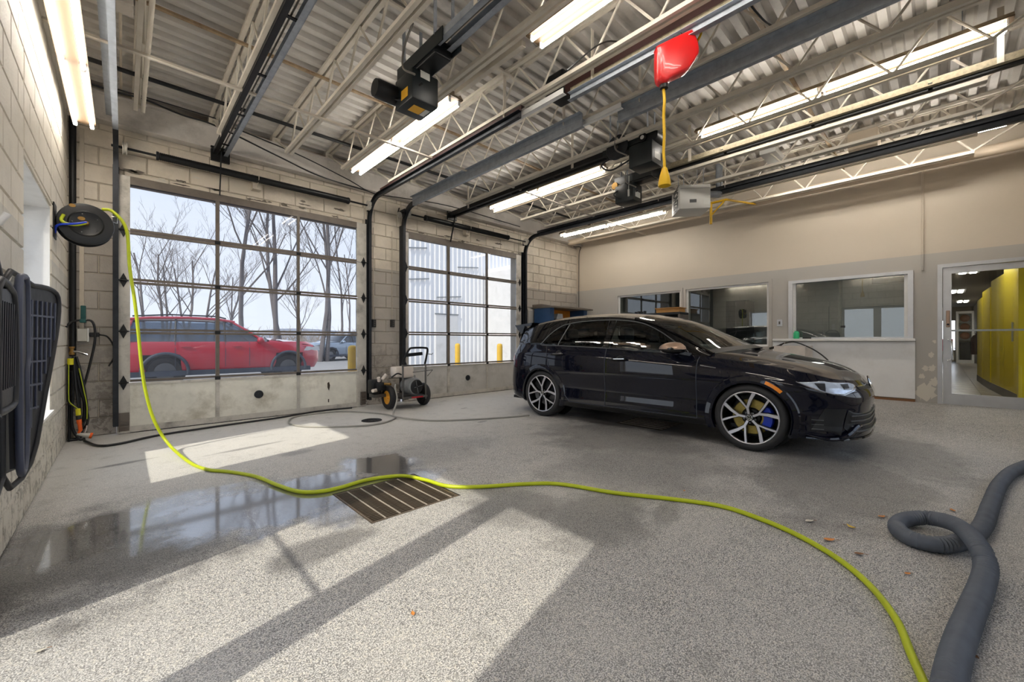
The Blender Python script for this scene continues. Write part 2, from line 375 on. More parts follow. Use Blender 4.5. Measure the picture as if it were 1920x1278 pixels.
def blocks(wall, mat, rects, axis, plane, depth, inward, zlo, zhi):
    """running-bond concrete blocks over rectangles (u0,u1,z0,z1); shared meshes by size"""
    bl, bh, j = .406, .203, .008
    n0 = int(math.floor((zlo+.001)/bh)); n1 = int(math.ceil(zhi/bh))
    for c in range(n0, n1):
        for (u0, u1, z0, z1) in rects:
            za, zb = max(z0, c*bh), min(z1, (c+1)*bh)
            if zb-za < .03: continue
            sh = (c % 2)*bl/2; k = int(math.floor((u0-sh)/bl))-1
            while k*bl+sh < u1:
                a, b_ = max(u0, k*bl+sh), min(u1, (k+1)*bl+sh); k += 1
                if b_-a < .03: continue
                w, h = round(b_-a-j, 3), round(zb-za-j, 3); key = (wall.name, w, h)
                if key not in block_meshes:
                    m = MB(); e = .006
                    q = [(-w/2, -h/2, 0), (w/2, -h/2, 0), (w/2, h/2, 0), (-w/2, h/2, 0)]
                    i = [(-w/2+e, -h/2+e, depth), (w/2-e, -h/2+e, depth), (w/2-e, h/2-e, depth), (-w/2+e, h/2-e, depth)]
                    T = (lambda p: (p[0], -inward*p[2]*-1, p[1])) if axis == 'x' else (lambda p: (inward*p[2], p[0], p[1]))
                    m.add([T(p) for p in q+i], [(4,5,6,7),(0,1,5,4),(1,2,6,5),(2,3,7,6),(3,0,4,7)])
                    block_meshes[key] = m.mesh('block', mat)
                o = bpy.data.objects.new('block', block_meshes[key]); COL.objects.link(o); o.parent = wall
                o.location = ((a+b_)/2, plane, (za+zb)/2) if axis == 'x' else (plane, (a+b_)/2, (za+zb)/2)
def slab(name, mat, boxes, kind='structure'):
    m = MB()
    for b_ in boxes: m.box(*b_)
    return tag(m.build(name, mat), kind=kind)
# back wall with the two door openings
D1 = (-.05, 2.87); D2 = (3.53, 6.43); DTOP = 2.97
wb = slab('wall_back', 'mortar', [(XL-.3, D1[0], YB, YB+.25, 0, 4.05), (D1[1], D2[0], YB, YB+.25, 0, 4.05), (D2[1], XR+.3, YB, YB+.25, 0, 4.05), (D1[0], D1[1], YB, YB+.25, DTOP-.04, 4.05), (D2[0], D2[1], YB, YB+.25, DTOP-.02, 4.05)])
blocks(wb, 'block_back', [(XL, D1[0], 0, 3.6), (D1[1], D2[0], 0, 3.6), (D2[1], XR, .0, 3.6), (D1[0], D1[1], DTOP, 3.6), (D2[0], D2[1], DTOP, 3.6)], 'x', YB, .012, -1, 0, 3.6)
# left wall: window A (beside the camera) and window B
WA = (.60, 2.32, .10, 2.18); WB = (3.84, 5.15, .47, 2.19); T = .24
def holes_wall(name, mat, axis, plane, thick, u0, u1, z1, holes):
    bx = []; us = sorted(holes)
    cur = u0
    for (a, b_, lo, hi) in us:
        bx += [(cur, a, 0, z1), (a, b_, 0, lo), (a, b_, hi, z1)]; cur = b_
    bx.append((cur, u1, 0, z1)); m = MB()
    for (a, b_, lo, hi) in bx:
        if b_-a < .001 or hi-lo < .001: continue
        if axis == 'y': m.box(min(plane, plane+thick), max(plane, plane+thick), a, b_, lo, hi)
        else: m.box(a, b_, min(plane, plane+thick), max(plane, plane+thick), lo, hi)
    return tag(m.build(name, mat), kind='structure'), [r for r in bx if r[1]-r[0] > .001 and r[3]-r[2] > .001]
wl_, rects = holes_wall('wall_left', 'mortar', 'y', XL, -T, YR-.3, YB, 4.05, [WA, WB])
blocks(wl_, 'block_left', [r for r in rects if r[1] > 2.0], 'y', XL, .012, 1, 0, 3.9)
# right wall (plaster) with openings for three windows and the glazed door
W1 = (3.80, 5.32, 1.0, 2.13); W2 = (2.17, 3.69, .96, 2.14); W3 = (.28, 1.86, 1.10, 2.12); DR = (-.92, .03, .12, 2.17)
wr_, _ = holes_wall('wall_right', 'plaster_right', 'y', XR, .22, YR-.3, YB, 4.05, [W1, W2, W3, DR])
wrear, _ = holes_wall('wall_rear', 'plaster_right', 'x', YR, -.22, XL-.25, XR+.25, 4.05, [(.15, 3.0, 0, 2.95), (3.75, 6.65, 0, 2.95)])
# window linings in the left wall
def window_frame(name, axis, plane, depth, r, mull=(), trans=(), w=.05, fmat='white_trim', gmat='clear_glass', glass_in=.5):
    """frame bars and panes set in the reveal; r = (u0,u1,z0,z1)"""
    u0, u1, z0, z1 = r; root = thing(name, (plane, u0, z0) if axis == 'y' else (u0, plane, z0), kind='structure')
    def bx(a, b_, lo, hi, d0=0., d1=1.):
        p, q = plane+depth*d0, plane+depth*d1; p, q = min(p, q), max(p, q)
        return (p, q, a, b_, lo, hi) if axis == 'y' else (a, b_, p, q, lo, hi)
    g0, g1 = glass_in-.12, glass_in+.12
    for args in ((u0, u0+w, z0, z1), (u1-w, u1, z0, z1)): MB().box(*bx(*args, g0, g1)).build('jamb', fmat, root)
    MB().box(*bx(u0+w, u1-w, z1-w, z1, g0, g1)).build('head', fmat, root); MB().box(*bx(u0+w, u1-w, z0, z0+w, g0, g1)).build('sill_rail', fmat, root)
    us = [u0+w]; zs = [z0+w]
    for m_, mw in mull: MB().box(*bx(m_-mw/2, m_+mw/2, z0+w, z1-w, g0, g1)).build('mullion', fmat, root); us += [m_-mw/2, m_+mw/2]
    for m_, mw in trans: MB().box(*bx(u0+w, u1-w, m_-mw/2, m_+mw/2, g0+.001, g1-.001)).build('transom', fmat, root); zs += [m_-mw/2, m_+mw/2]
    us.append(u1-w); zs.append(z1-w)
    for i in range(0, len(us), 2):
        for k in range(0, len(zs), 2): MB().box(*bx(us[i], us[i+1], zs[k], zs[k+1], glass_in-.012, glass_in+.012)).build('pane', gmat, root)
    return root
wa = window_frame('window_1', 'y', XL, -T, WA, mull=((1.42, .19),), w=.06, glass_in=.75)
MB().box(XL-T*.76, XL-T*.72, 1.515, 2.26, 1.045, 1.07).build('transom', 'white_trim', wa)
wbw = window_frame('window_2', 'y', XL, -T, WB, w=.05, glass_in=.8)
ln = MB()
ln.box(XL-T*.68, XL+.004, WB[1]-.018, WB[1]+.0, WB[2], WB[3]); ln.build('reveal_lining', 'white_trim', wbw)
MB().box(XL-T*.68, XL+.004, WB[0], WB[1]-.018, WB[3]-.018, WB[3]).build('reveal_lining', 'white_trim', wbw)
MB().box(XL-T*.68, XL+.03, WB[0], WB[1]-.018, WB[2], WB[2]+.02).build('sill', 'white_trim', wbw)
# ceiling deck: ribs run along X
def make_deck():
    mb = MB(); pitch = .152; y = YR-.3; prof = []
    while y < YB+.3:
        prof += [(y, ZD), (y+.062, ZD), (y+.082, ZD+.040), (y+.132, ZD+.040)]; y += pitch
    vs = []; n = len(prof)
    for x in (XL-.3, XR+.3): vs += [(x, p[0], p[1]) for p in prof]
    mb.add(vs, [(i, i+1, n+i+1, n+i) for i in range(n-1)])
    o = tag(mb.build('ceiling', 'deck_metal'), kind='structure')
    MB().box(XL-.3, XR+.3, YR-.3, YB+.3, ZD+.06, ZD+.16).build('roof_insulation', 'mortar', o)
    return o
deck = make_deck()
# roof beams over the door walls
def ibeam(name, y, label):
    r = thing(name, (XL, y, 3.50), label, 'beam')
    MB().box(XL, XR, y-.07, y+.07, 3.50, 3.515).build('bottom_flange', 'beam_grey', r)
    MB().box(XL, XR, y-.006, y+.006, 3.515, 3.805).build('web', 'beam_grey', r)
    MB().box(XL, XR, y-.07, y+.07, 3.805, 3.82).build('top_flange', 'beam_grey', r)
ibeam('roof_beam', YB-.12, 'grey steel roof beam running above both overhead doors')
ibeam('roof_beam', YR+.12, 'grey steel roof beam along the wall across from both doors with trees')
# open-web joists
def make_joist():
    r = thing('roof_joist', (0, 0, 3.47), 'cream painted open-web steel roof joist under the ribbed deck', 'joist', 'open-web roof joists')
    MB().box(-.05, -.012, YR+.02, YB-.05, 3.885, 3.918).box(.012, .05, YR+.02, YB-.05, 3.885, 3.918).build('top_chord', 'steel_cream', r)
    MB().box(-.045, -.012, YR+.75, YB-.75, 3.47, 3.505).box(.012, .045, YR+.75, YB-.75, 3.47, 3.505).build('bottom_chord', 'steel_cream', r)
    up = MB().tube([(0, -.30, 3.50), (0, 0, 3.89)], .011, 6).mesh('web_rod', 'steel_cream', 40)
    dn = MB().tube([(0, .30, 3.50), (0, 0, 3.89)], .011, 6).mesh('web_rod', 'steel_cream', 40)
    y = YR+.75+.30
    while y < YB-.75:
        for me in (up, dn):
            o = bpy.data.objects.new('web_rod', me); COL.objects.link(o); o.parent = r; o.location = (0, y, -3.47)
        y += .60
    for y0, y1 in ((YR+.12, YR+.78), (YB-.12, YB-.78)):
        MB().tube([(0, y0, 3.885), (0, y1, 3.50)], .013, 6).build('end_diagonal', 'steel_cream', r)
        MB().box(-.05, .05, y0-.06, y0+.06, 3.82, 3.885).build('bearing_seat', 'steel_cream', r)
    return r
j0 = make_joist(); JX = [.12+.71*k for k in range(12)]
for k, x in enumerate(JX):
    j = j0 if k == 0 else clone(j0); j.location = (x, 0, 3.47)
for n_, (y, z) in enumerate(((1.1, 3.875), (3.15, 3.875), (4.55, 3.875), (4.6, 3.46))):
    tag(MB().bar((XL, y, z), (XR-.02, y, z), .035, .02).build('bridging_bar', 'steel_rust' if n_ % 2 == 0 else 'steel_cream', loc=(XL, y, z)),
        'thin steel bridging bar tied across the roof joists', 'bridging', 'joist bridging')

rnd = random.Random(9)
for k in range(44):
    (xa, xb) = (D1 if k < 28 else D2); cx = rnd.uniform(xa+.1, xb-.15); cz = 3.01+rnd.random()**2*.14; n = 16; ra, rb_ = rnd.uniform(.03, .12), rnd.uniform(.006, .022)
    MB().prism([(cx+ra*rnd.uniform(.5, 1.1)*math.cos(q*6.283/n), YB-.0125, cz+rb_*rnd.uniform(.3, 1.3)*math.sin(q*6.283/n)) for q in range(n)], (0, -.002, 0)).build('peeled_paint', 'peel_paint' if k % 3 else 'sticker_grey', wb)
# ---------------------------------------------------------------- sectional overhead doors
ROWS = [0.0, .585, 1.175, 1.76, 2.335, DTOP]
simple('dirt_streak', C(52, 44, 34), .8, var=.4)
def overhead_door(name, xl, xr, panes, y, dz=0.0, mat_p='door_panel', detail=True, facing=-1, solid=False):
    root = thing(name, (xl, y, 0), kind='structure'); f = facing
    def B(m, x0, x1, d0, d1, z0, z1): return m.box(x0, x1, min(y+f*d0, y+f*d1), max(y+f*d0, y+f*d1), z0, z1)
    for i in range(5):
        z0, z1 = ROWS[i]+(dz if i else 0), ROWS[i+1]+(dz if i < 4 else 0)
        zz0, zz1 = z0+.004, z1-.004
        lo = .075 if i == 0 else .028; hi = .09 if i == 4 else .028
        for x0, x1 in ((xl, panes[0][0]), (panes[-1][1], xr)): B(MB(), x0, x1, -.02, .022, zz0, zz1).build('stile', 'alu_door', root)
        B(MB(), panes[0][0], panes[-1][1], -.02, .02, zz0, zz0+lo).build('rail', 'alu_door' if i < 1 else 'alu_rail', root)
        B(MB(), panes[0][0], panes[-1][1], -.02, .02, zz1-hi, zz1).build('rail', 'alu_door' if i < 1 else 'alu_rail', root)
        for k in range(len(panes)-1): B(MB(), panes[k][1], panes[k+1][0], -.02, .019, zz0+lo, zz1-hi).build('mullion', 'alu_door' if i == 0 else 'alu_rail', root)
        for (a, b_) in panes:
            if i == 0 or solid: B(MB(), a, b_, -.008, .008, zz0+lo, zz1-hi).build('panel', mat_p, root)
            else: B(MB(), a, b_, -.003, .003, zz0+lo, zz1-hi).build('pane', 'door_glass' if f < 0 else 'clear_glass', root)
    B(MB(), xl+.01, xr-.01, -.02, .02, -.01, .01).build('bottom_seal', 'black_rubber', root)
    if detail:
        for i in range(1, 5):
            z = ROWS[i]+dz
            for x, s in ((xl+.05, 1), (xr-.05, -1)):
                h = MB(); fy = y+f*.026
                h.prism([(x-.035, fy, z), (x, fy, z+.085), (x+.035, fy, z), (x, fy, z-.085)], (0, f*.006, 0))
                h.prism([(x-.016, fy+f*.006, z+.012), (x, fy+f*.006, z+.055), (x+.016, fy+f*.006, z+.012)], (0, f*.012, 0)); h.prism([(x-.016, fy+f*.006, z-.012), (x, fy+f*.006, z-.055), (x+.016, fy+f*.006, z-.012)], (0, f*.008, 0))
                h.cyl((x-.04*s-.03*s, fy+f*.012, z), (x+.045*s, fy+f*.012, z), .008, 8)
                h.build('hinge', 'black_metal', root, 40)
            for k in range(len(panes)-1):
                x = (panes[k][1]+panes[k+1][0])/2
                MB().cbox(x-.03, x+.03, min(y+f*.02, y+f*.032), max(y+f*.02, y+f*.032), z-.022, z+.022, .006).build('centre_hinge', 'black_metal', root)
        # pull emblem on the middle bottom panel
        a, b_ = panes[1]; cx = (a+b_)/2-.02; e = MB().lathe([(.055, 0), (.055, .008), (.04, .014), (.034, .009), (.012, .009), (.012, .015)], (cx, y+f*.008, .33), (0, f, 0), 20)
        for q in range(8):
            t_ = q*math.pi/4; e.bar((cx+.014*math.cos(t_), y+f*.018, .33+.014*math.sin(t_)), (cx+.038*math.cos(t_), y+f*.018, .33+.038*math.sin(t_)), .005, .005, (0, 1, 0))
        e.build('vent_rosette', 'track_dark', root, 40)
        # bottom corner brackets
        for x0, x1 in ((xl+.01, xl+.10), (xr-.10, xr-.01)):
            m = MB(); B(m, x0, x1, .022, .03, .03, .24); B(m, x0, x0+.012, .03, .06, .03, .24); B(m, x0, x1, .03, .055, .075, .09); B(m, x0, x1, .03, .055, .12, .135); m.build('corner_bracket', 'alu_rail', root)
    return root
P1 = [(.056, .864), (.905, 1.832), (1.868, 2.712)]; P2 = [(3.636, 4.46), (4.515, 5.427), (5.466, 6.285)]
door1 = overhead_door('door_1', D1[0], D1[1], P1, 6.48)
door2 = overhead_door('door_2', D2[0], D2[1], P2, 6.48, .02, 'door_panel_grey')
m = MB(); x0, x1 = P1[2]
MB().prism([(2.26, 6.4715, .42), (2.285, 6.4715, .435), (2.30, 6.4715, .38), (2.285, 6.4715, .30), (2.262, 6.4715, .35)], (0, -.002, 0)).build('burn_mark', 'dirt_streak', door1)
MB().prism([(2.27, 6.4715, .17), (2.285, 6.4715, .175), (2.285, 6.4715, .12), (2.27, 6.4715, .125)], (0, -.002, 0)).build('burn_mark', 'dirt_streak', door1)
R1 = [(.27, 1.02), (1.06, 2.06), (2.10, 2.88)]; R2 = [(3.87, 4.66), (4.70, 5.66), (5.70, 6.53)]
door3 = overhead_door('door_3', .15, 3.0, R1, YR-.02, 0, 'door_panel', False, 1)
door4 = overhead_door('door_4', 3.75, 6.65, R2, YR-.02, 0, 'door_panel', False, 1)
# top seal rails of the doors
for nm, (a, b_), dz in (('trim_1', D1, 0), ('trim_2', D2, .02)):
    tag(MB().box(a-.02, b_+.02, 6.50, YB+.01, DTOP-.10+dz, DTOP+.01+dz).build(nm, 'alu_rail'), kind='structure')
# ---------------------------------------------------------------- door tracks
def track_path(x, ya, yb, zt, vertical_y, zb=.12, r=.34, sgn=1):
    """vertical leg at vertical_y, quarter bend, level leg to yb"""
    pts = [(x, vertical_y, zb), (x, vertical_y, zt-r)]
    for k in range(1, 9):
        a = math.pi/2*k/8; pts.append((x, vertical_y-sgn*r*(1-math.cos(a)), zt-r+r*math.sin(a)))
    pts.append((x, yb, zt)); return pts
def channel(pts, x, w, d, side, th=.004):
    """C-profile swept in the plane x=const (w across the path, d along x)"""
    P = [V3(p) for p in pts]; prof = [(-w/2, d*side), (-w/2, 0), (w/2, 0), (w/2, d*side), (w/2-th, d*side), (w/2-th, th*side), (-w/2+th, th*side), (-w/2+th, d*side)]
    vs = []; n = len(prof)
    for i, p in enumerate(P):
        t = (P[min(i+1, len(P)-1)]-P[max(i-1, 0)]).normalized(); nn = Vector((0, -t.z, t.y))
        for u, q in prof: vs.append(p+nn*u+Vector((q, 0, 0)))
    mb = MB(); mb.add(vs, [(i*n+k, i*n+(k+1) % n, (i+1)*n+(k+1) % n, (i+1)*n+k) for i in range(len(P)-1) for k in range(n)]+[tuple(range(n)), tuple((len(P)-1)*n+k for k in range(n))])
    return mb
ZT = 3.365
def door_track(x, side, yv, yend, label, mat_v='track_dark', mat_h='galv', sgn=1, angle_mat=None, zb=.1):
    root = thing('door_track', (x, yv, zb), label, 'track', 'overhead door tracks')
    pts = track_path(x, yv, yend, ZT, yv, zb, .34, sgn)
    channel(pts[:10], x, .075, .045, side).build('curved_track', mat_v, root, 35)
    channel(pts[9:], x, .075, .045, side).build('level_track', mat_h, root, 35)
    MB().box(x-.004, x+.004, min(yv+.03*sgn, yv+.10*sgn), max(yv+.03*sgn, yv+.10*sgn), zb, ZT-.3).box(min(x, x+.05*side), max(x, x+.05*side), min(yv+.094*sgn, yv+.10*sgn), max(yv+.094*sgn, yv+.10*sgn), zb, ZT-.3).build('wall_angle', mat_v, root)
    ya, yb_ = yv-.34*sgn, yend
    MB().box(x-.003, x+.003, min(ya, yb_), max(ya, yb_), ZT+.0375, ZT+.10).box(min(x, x-.05*side), max(x, x-.05*side), min(ya, yb_), max(ya, yb_), ZT+.096, ZT+.10).build('reinforcing_angle', angle_mat or mat_h, root)
    yy = yend+.25*sgn
    MB().box(x-.02, x+.02, yy-.003, yy+.003, ZT+.06, 3.88).build('hanger_strap', 'steel_cream', root)
    return root
door_track(-.085, 1, 6.43, 2.0, 'steel overhead door track rising in the corner beside the hose reel', 'track_dark', 'galv')
door_track(2.93, -1, 6.43, 2.94, 'dark overhead door track with maroon angle beside the block pillar', 'track_dark', 'track_dark', angle_mat='maroon')
door_track(3.50, 1, 6.43, 2.6, 'galvanised overhead door track on the pillar behind the pressure washer', 'track_dark', 'galv')
door_track(6.56, -1, 6.43, 3.04, 'dark overhead door track ending in front of the unit heater', 'track_dark', 'track_dark')
door_track(.08, 1, YR+.1, 2.2, 'overhead door track running above the hanging rubber mats', 'track_dark', 'galv', -1)
door_track(3.07, -1, YR+.1, 2.42, 'pale edged galvanised overhead track holding the red cord reel', 'track_dark', 'galv', -1, 'galv_tan')
door_track(3.70, 1, YR+.1, 2.3, 'galvanised overhead track hanging next to the red cord reel', 'track_dark', 'galv', -1)
door_track(6.72, -1, YR+.1, 2.54, 'overhead track curving down near the glazed hallway door', 'track_dark', 'track_dark', -1)
# centre struts between facing tracks
for x, a, b_, lab in ((3.0, 2.45, 3.25, 'pale steel splice angle joining overhead tracks near the red reel'), (3.60, 2.2, 3.3, 'pale steel splice angle joining the galvanised tracks')):
    tag(MB().box(x-.003, x+.003, a, b_, 3.40, 3.45).box(x, x+.045, a, b_, 3.40, 3.404).build('splice_angle', 'white_trim', loc=(x, a, 3.40)), lab, 'angle bar')
# ---------------------------------------------------------------- torsion shafts
def shaft(x0, x1, s0, s1, y, z, label, face=-1):
    root = thing('torsion_shaft', (x0, y, z), label, 'spring shaft', 'torsion shafts above the doors')
    MB().cyl((x0, y, z), (x1, y, z), .014, 10).build('shaft', 'black_metal', root, 40)
    pts = []; n = int((s1-s0)/.018)
    mb = MB(); pr = []
    for k in range(n+1): pr += [(.042, k*.018), (.047, k*.018+.009)]
    mb.lathe(pr, (s0, y, z), (1, 0, 0), 14); mb.build('spring', 'black_metal', root, 60)
    for x in (s0-.03, s1): MB().lathe([(.02, 0), (.05, 0), (.05, .02), (.035, .035), (.02, .035)], (x, y, z), (1, 0, 0), 16).build('winding_cone', 'track_dark', root, 40)
    for x in ((x0+x1)/2-.1,):
        MB().prism([(x, y+.05, z+.06), (x, y+.05, z-.10), (x, y-.05, z-.01), (x, y-.05, z+.03)], (.006, 0, 0)).box(x-.05, x+.05, y+.05, YB-.014, z-.12, z+.08).build('centre_bracket', 'steel_cream', root)
    for x in (x0+.09, x1-.09): MB().lathe([(.02, 0), (.075, 0), (.075, .008), (.06, .012), (.06, .03), (.075, .034), (.075, .042), (.02, .042)], (x, y, z), (1, 0, 0), 20).build('cable_drum', 'alu_door', root, 40)
    for x in (x0+.02, x1-.03): MB().box(x, x+.008, y-.05, YB-.02, z-.06, z+.06).build('end_bearing_plate', 'track_dark', root)
    return root
shaft(-.10, 2.94, .31, 2.53, 6.38, 3.25, 'black torsion spring and shaft above the door with the red car behind')
shaft(3.47, 6.58, 3.95, 5.95, 6.38, 3.27, 'black torsion spring and shaft above the door behind the pressure washer')

sun_canopy = tag(MB().box(-.6, 8.9, YR-1.45, YR-.225, 3.05, 3.15).build('sun_block_canopy', 'beam_grey'), kind='structure')  # unseen canopy, added outside the rear doors to keep the sun out
# ---------------------------------------------------------------- fluorescent strip lights
simple('fixture_white', C(150, 134, 112), .55, var=.06, dirt=C(150, 130, 100), damt=.3)
simple('reflector_brown', C(84, 66, 46), .6)
def strip_light(x, y0, segs, z, label, sp=.058, w=.085):
    root = thing('strip_light', (x, y0, z), label, 'light', 'fluorescent strip lights')
    L_ = 1.22; y1 = y0+segs*(L_+.02)
    MB().box(x-w, x+w, y0-.03, y1+.01, z+.036, z+.0435).build('reflector', 'reflector_brown', root)
    MB().prism([(x-w, y0-.03, z+.044), (x+w, y0-.03, z+.044), (x+.045, y0-.03, z+.09), (x-.045, y0-.03, z+.09)], (0, y1-y0+.04, 0)).build('housing', 'fixture_white', root)
    for k in range(segs):
        a = y0+k*(L_+.02)
        for s in (-1, 1):
            tb = MB().tube([(x+s*sp, a+.012, z), (x+s*sp, a+L_-.012, z)], .0145, 10).build('tube', 'tube_lit', root, 40)
            for e in (a, a+L_-.016): MB().cbox(x+s*sp-.014, x+s*sp+.014, e, e+.014, z-.014, z+.04, .003).build('lampholder', 'white_trim', root)
    for yy in (y0+.25, y1-.25): MB().cyl((x, yy, z+.09), (x, yy, 3.90), .004, 6).build('hanger_rod', 'galv', root)
    return root
strip_light(-.285, 3.42, 2, 3.20, 'twin-tube strip light hanging beside the block wall with the hose reel')
strip_light(2.47, 3.45, 2, 3.52, 'twin-tube strip light below the roof beside the black motor box')
strip_light(2.47, -.15, 2, 3.52, 'twin-tube strip light nearest the white pipe duct under the deck')
strip_light(5.05, 3.38, 2, 3.55, 'twin-tube strip light above the parked car tail, near the second operator motor')
strip_light(5.22, -.38, 2, 3.62, 'twin-tube strip light between the yellow cord and the glazed hallway door')
strip_light(7.32, 3.55, 2, 3.47, 'twin-tube strip light beside the white unit heater')
strip_light(-.285, -.4, 2, 3.20, 'twin-tube strip light over the wall windows behind the mats')
strip_light(7.5, -.55, 2, 3.62, 'added twin-tube strip light above the glazed hallway door')  # added fixture, kept to brighten the right wall
# ---------------------------------------------------------------- the parked hatchback (local: -x near side, +y rearwards from the front axle)
from mathutils.bvhtree import BVHTree
def car_paint(name, col, col2, coat=1.0, rough=.35, dirt=None):
    m, nt, N, L, b = mat_new(name)
    t = N.new('ShaderNodeTexCoord'); n = N.new('ShaderNodeTexNoise'); n.inputs['Scale'].default_value = 2.5; n.inputs['Detail'].default_value = 8; n.inputs['Roughness'].default_value = .7
    L.new(t.outputs['Object'], n.inputs['Vector']); r = N.new('ShaderNodeValToRGB')
    r.color_ramp.elements[0].color = (*col, 1); r.color_ramp.elements[1].color = (*col2, 1); r.color_ramp.elements[0].position = .35; r.color_ramp.elements[1].position = .75
    L.new(n.outputs[0], r.inputs[0]); L.new(r.outputs[0], b.inputs['Base Color'])
    b.inputs['Metallic'].default_value = 0.0; b.inputs['Roughness'].default_value = rough; b.inputs['Specular IOR Level'].default_value = .05; b.inputs['Coat Weight'].default_value = coat; b.inputs['Coat Roughness'].default_value = .012; b.inputs['Coat IOR'].default_value = 1.5
car_paint('paint_navy', C(5, 7, 20), C(9, 12, 30))
car_paint('paint_black', C(4, 4, 6), C(7, 7, 9))
simple('tyre', C(32, 32, 34), .65, var=.2, bump=.15, bscale=60)
simple('rim_black', C(12, 12, 13), .3, metal=.2)
simple('rim_silver', C(206, 206, 212), .32, metal=.75)
simple('brake_gold', C(176, 156, 84), .45, metal=.6, var=.25, vscale=15)
simple('caliper_blue', C(20, 58, 190), .35)
simple('amber', C(240, 140, 20), .25, coat=.5)
simple('tail_red', C(170, 14, 28), .2, coat=.8)
simple('lamp_inner', C(226, 232, 244), .2, metal=.35, var=.2, vscale=25)
simple('mirror_cap', C(168, 142, 124), .35, metal=.6)
simple('cabin_dark', C(30, 32, 36), .7, var=.2)
simple('seat_cloth', C(44, 48, 56), .8, var=.2)
simple('chrome', C(225, 228, 232), .12, metal=1.0)
simple('seam_glint', C(58, 62, 72), .35, metal=.3)
simple('trim_grey', C(112, 114, 118), .3, metal=.7)
glass('car_glass', (.30, .34, .34), 1.6)
glass('windscreen_glass', (.62, .68, .64), 1.6, haze=.12)
glass('lamp_lens', (.9, .94, 1.0), 1.5)
def lb(mb, name, mat, parent, smooth=35):
    o = bpy.data.objects.new(name, mb.mesh(name, mat, smooth)); COL.objects.link(o); o.parent = parent; return o
def crom(p0, p1, p2, p3, t): return .5*((2*p1)+(p2-p0)*t+(2*p0-5*p1+4*p2-p3)*t*t+(3*p1-p0-3*p2+p3)*t**3)
def evalc(P, u):
    n = len(P); i = min(int(u), n-2); t = u-i
    return crom(P[i-1] if i > 0 else P[0]*2-P[1], P[i], P[i+1], P[i+2] if i+2 < n else P[-1]*2-P[-2], t)
def interp(tab, x):
    for (a, va), (b_, vb) in zip(tab, tab[1:]):
        if x <= b_: 
            t = max(0., (x-a)/(b_-a)); return va+(vb-va)*t
    return tab[-1][1]
BASE = [(-.862,0),(-.850,.34),(-.790,.58),(-.670,.745),(-.500,.835),(-.280,.880),(.02,.892),(.44,.893),(.95,.893),(1.55,.893),(2.1,.893),(2.62,.893),(2.98,.880),(3.22,.825),(3.36,.68),(3.425,.40),(3.44,0)]
NC = len(BASE)
def s1_ctrl():
    base = [Vector((x, y, 0)) for x, y in BASE]; out = []
    nose = lambda i: max(0., min(1., (5.5-i)/3.5)); tail = lambda i: max(0., min(1., (i-11.2)/2.6))
    ZN = (.19, .225, .34, .45, .55, .61, .66, .70); ZM = (.172, .205, .31, .46, .66, .80, .85, .95); ZT_ = (.24, .28, .40, .52, .64, .78, .88, .99)
    ON = (.055, .004, .018, .010, 0, .018, .045, .085); OM = (.10, .020, .013, .024, .001, .010, .024, .058); OT = (.06, .02, .004, 0, .012, .030, .050, .11)
    r7 = [(-.86,.70),(-.67,.728),(-.5,.772),(-.28,.815),(.02,.862),(.44,.905),(.95,.936),(1.55,.980),(2.1,.999),(2.62,1.009),(2.98,1.012),(3.22,1.003),(3.44,.99)]
    r5 = [(-.86,.61),(-.5,.66),(-.28,.70),(.02,.735),(.44,.762),(.95,.792),(1.55,.822),(2.1,.848),(2.62,.862),(2.98,.858),(3.22,.83),(3.44,.78)]
    for i, p in enumerate(base):
        a = base[max(0, i-1)]; b_ = base[min(NC-1, i+1)]; t = (b_-a)
        if i == 0 or i == NC-1: t = Vector((0, 1 if i == 0 else -1, 0))
        t.normalize(); n = Vector((-t.y, t.x, 0)); wn_, wt = nose(i), tail(i); wm = 1-wn_-wt; col = []
        for j in range(8):
            z = ZN[j]*wn_+ZM[j]*wm+ZT_[j]*wt
            if j == 7: z = interp(r7, p.x)
            if j == 5: z = interp(r5, p.x)
            if j == 6: z = interp(r5, p.x)*.62+interp(r7, p.x)*.38
            o = ON[j]*wn_+OM[j]*wm+OT[j]*wt; q = p-n*o; q.z = z; col.append(q)
        out.append(col)
    return out
S1 = s1_ctrl()
def s1(u, v): return evalc([evalc(S1[i], v) if False else evalc(S1[i], v) for i in range(NC)], u)
_rowcache = {}
def s1row(v):
    k = round(v, 5)
    if k not in _rowcache: _rowcache[k] = [evalc(S1[i], v) for i in range(NC)]
    return _rowcache[k]
def S(u, v): return evalc(s1row(v), u)
def W(p, s): return Vector((s*p.y, p.x, p.z))      # local car coordinates; s=-1 near side
ARCH = ((.0, .323, .352), (2.62, .323, .352))
def panel_of(x, z, y):
    if z < .255 and .36 < x < 2.26: return 'side_skirt'
    if x < -.36-(z-.6)*.3 and not (x > -.62 and z > .66): return 'front_bumper'
    if x < .485: return 'front_fender'
    if x < 1.592: return 'front_door'
    edge = interp([(.24, 2.13), (.38, 2.25), (.55, 2.37), (.75, 2.49), (1.05, 2.55)], z)
    if x < edge: return 'rear_door'
    if x > 3.0 and z < .60: return 'rear_bumper'
    if x > 3.20 and y < .60: return 'tailgate'
    return 'quarter_panel'
def grid_us():
    us = []; 
    for i in range(NC-1):
        n = max(4, int((Vector(BASE[i+1]+(0,))-Vector(BASE[i]+(0,))).length/.022)); us += [i+k/n for k in range(n)]
    return us+[NC-1.0]
US = grid_us(); VS = [k/6 for k in range(0, 43)]
body_pts = [[S(u, v) for v in VS] for u in US]
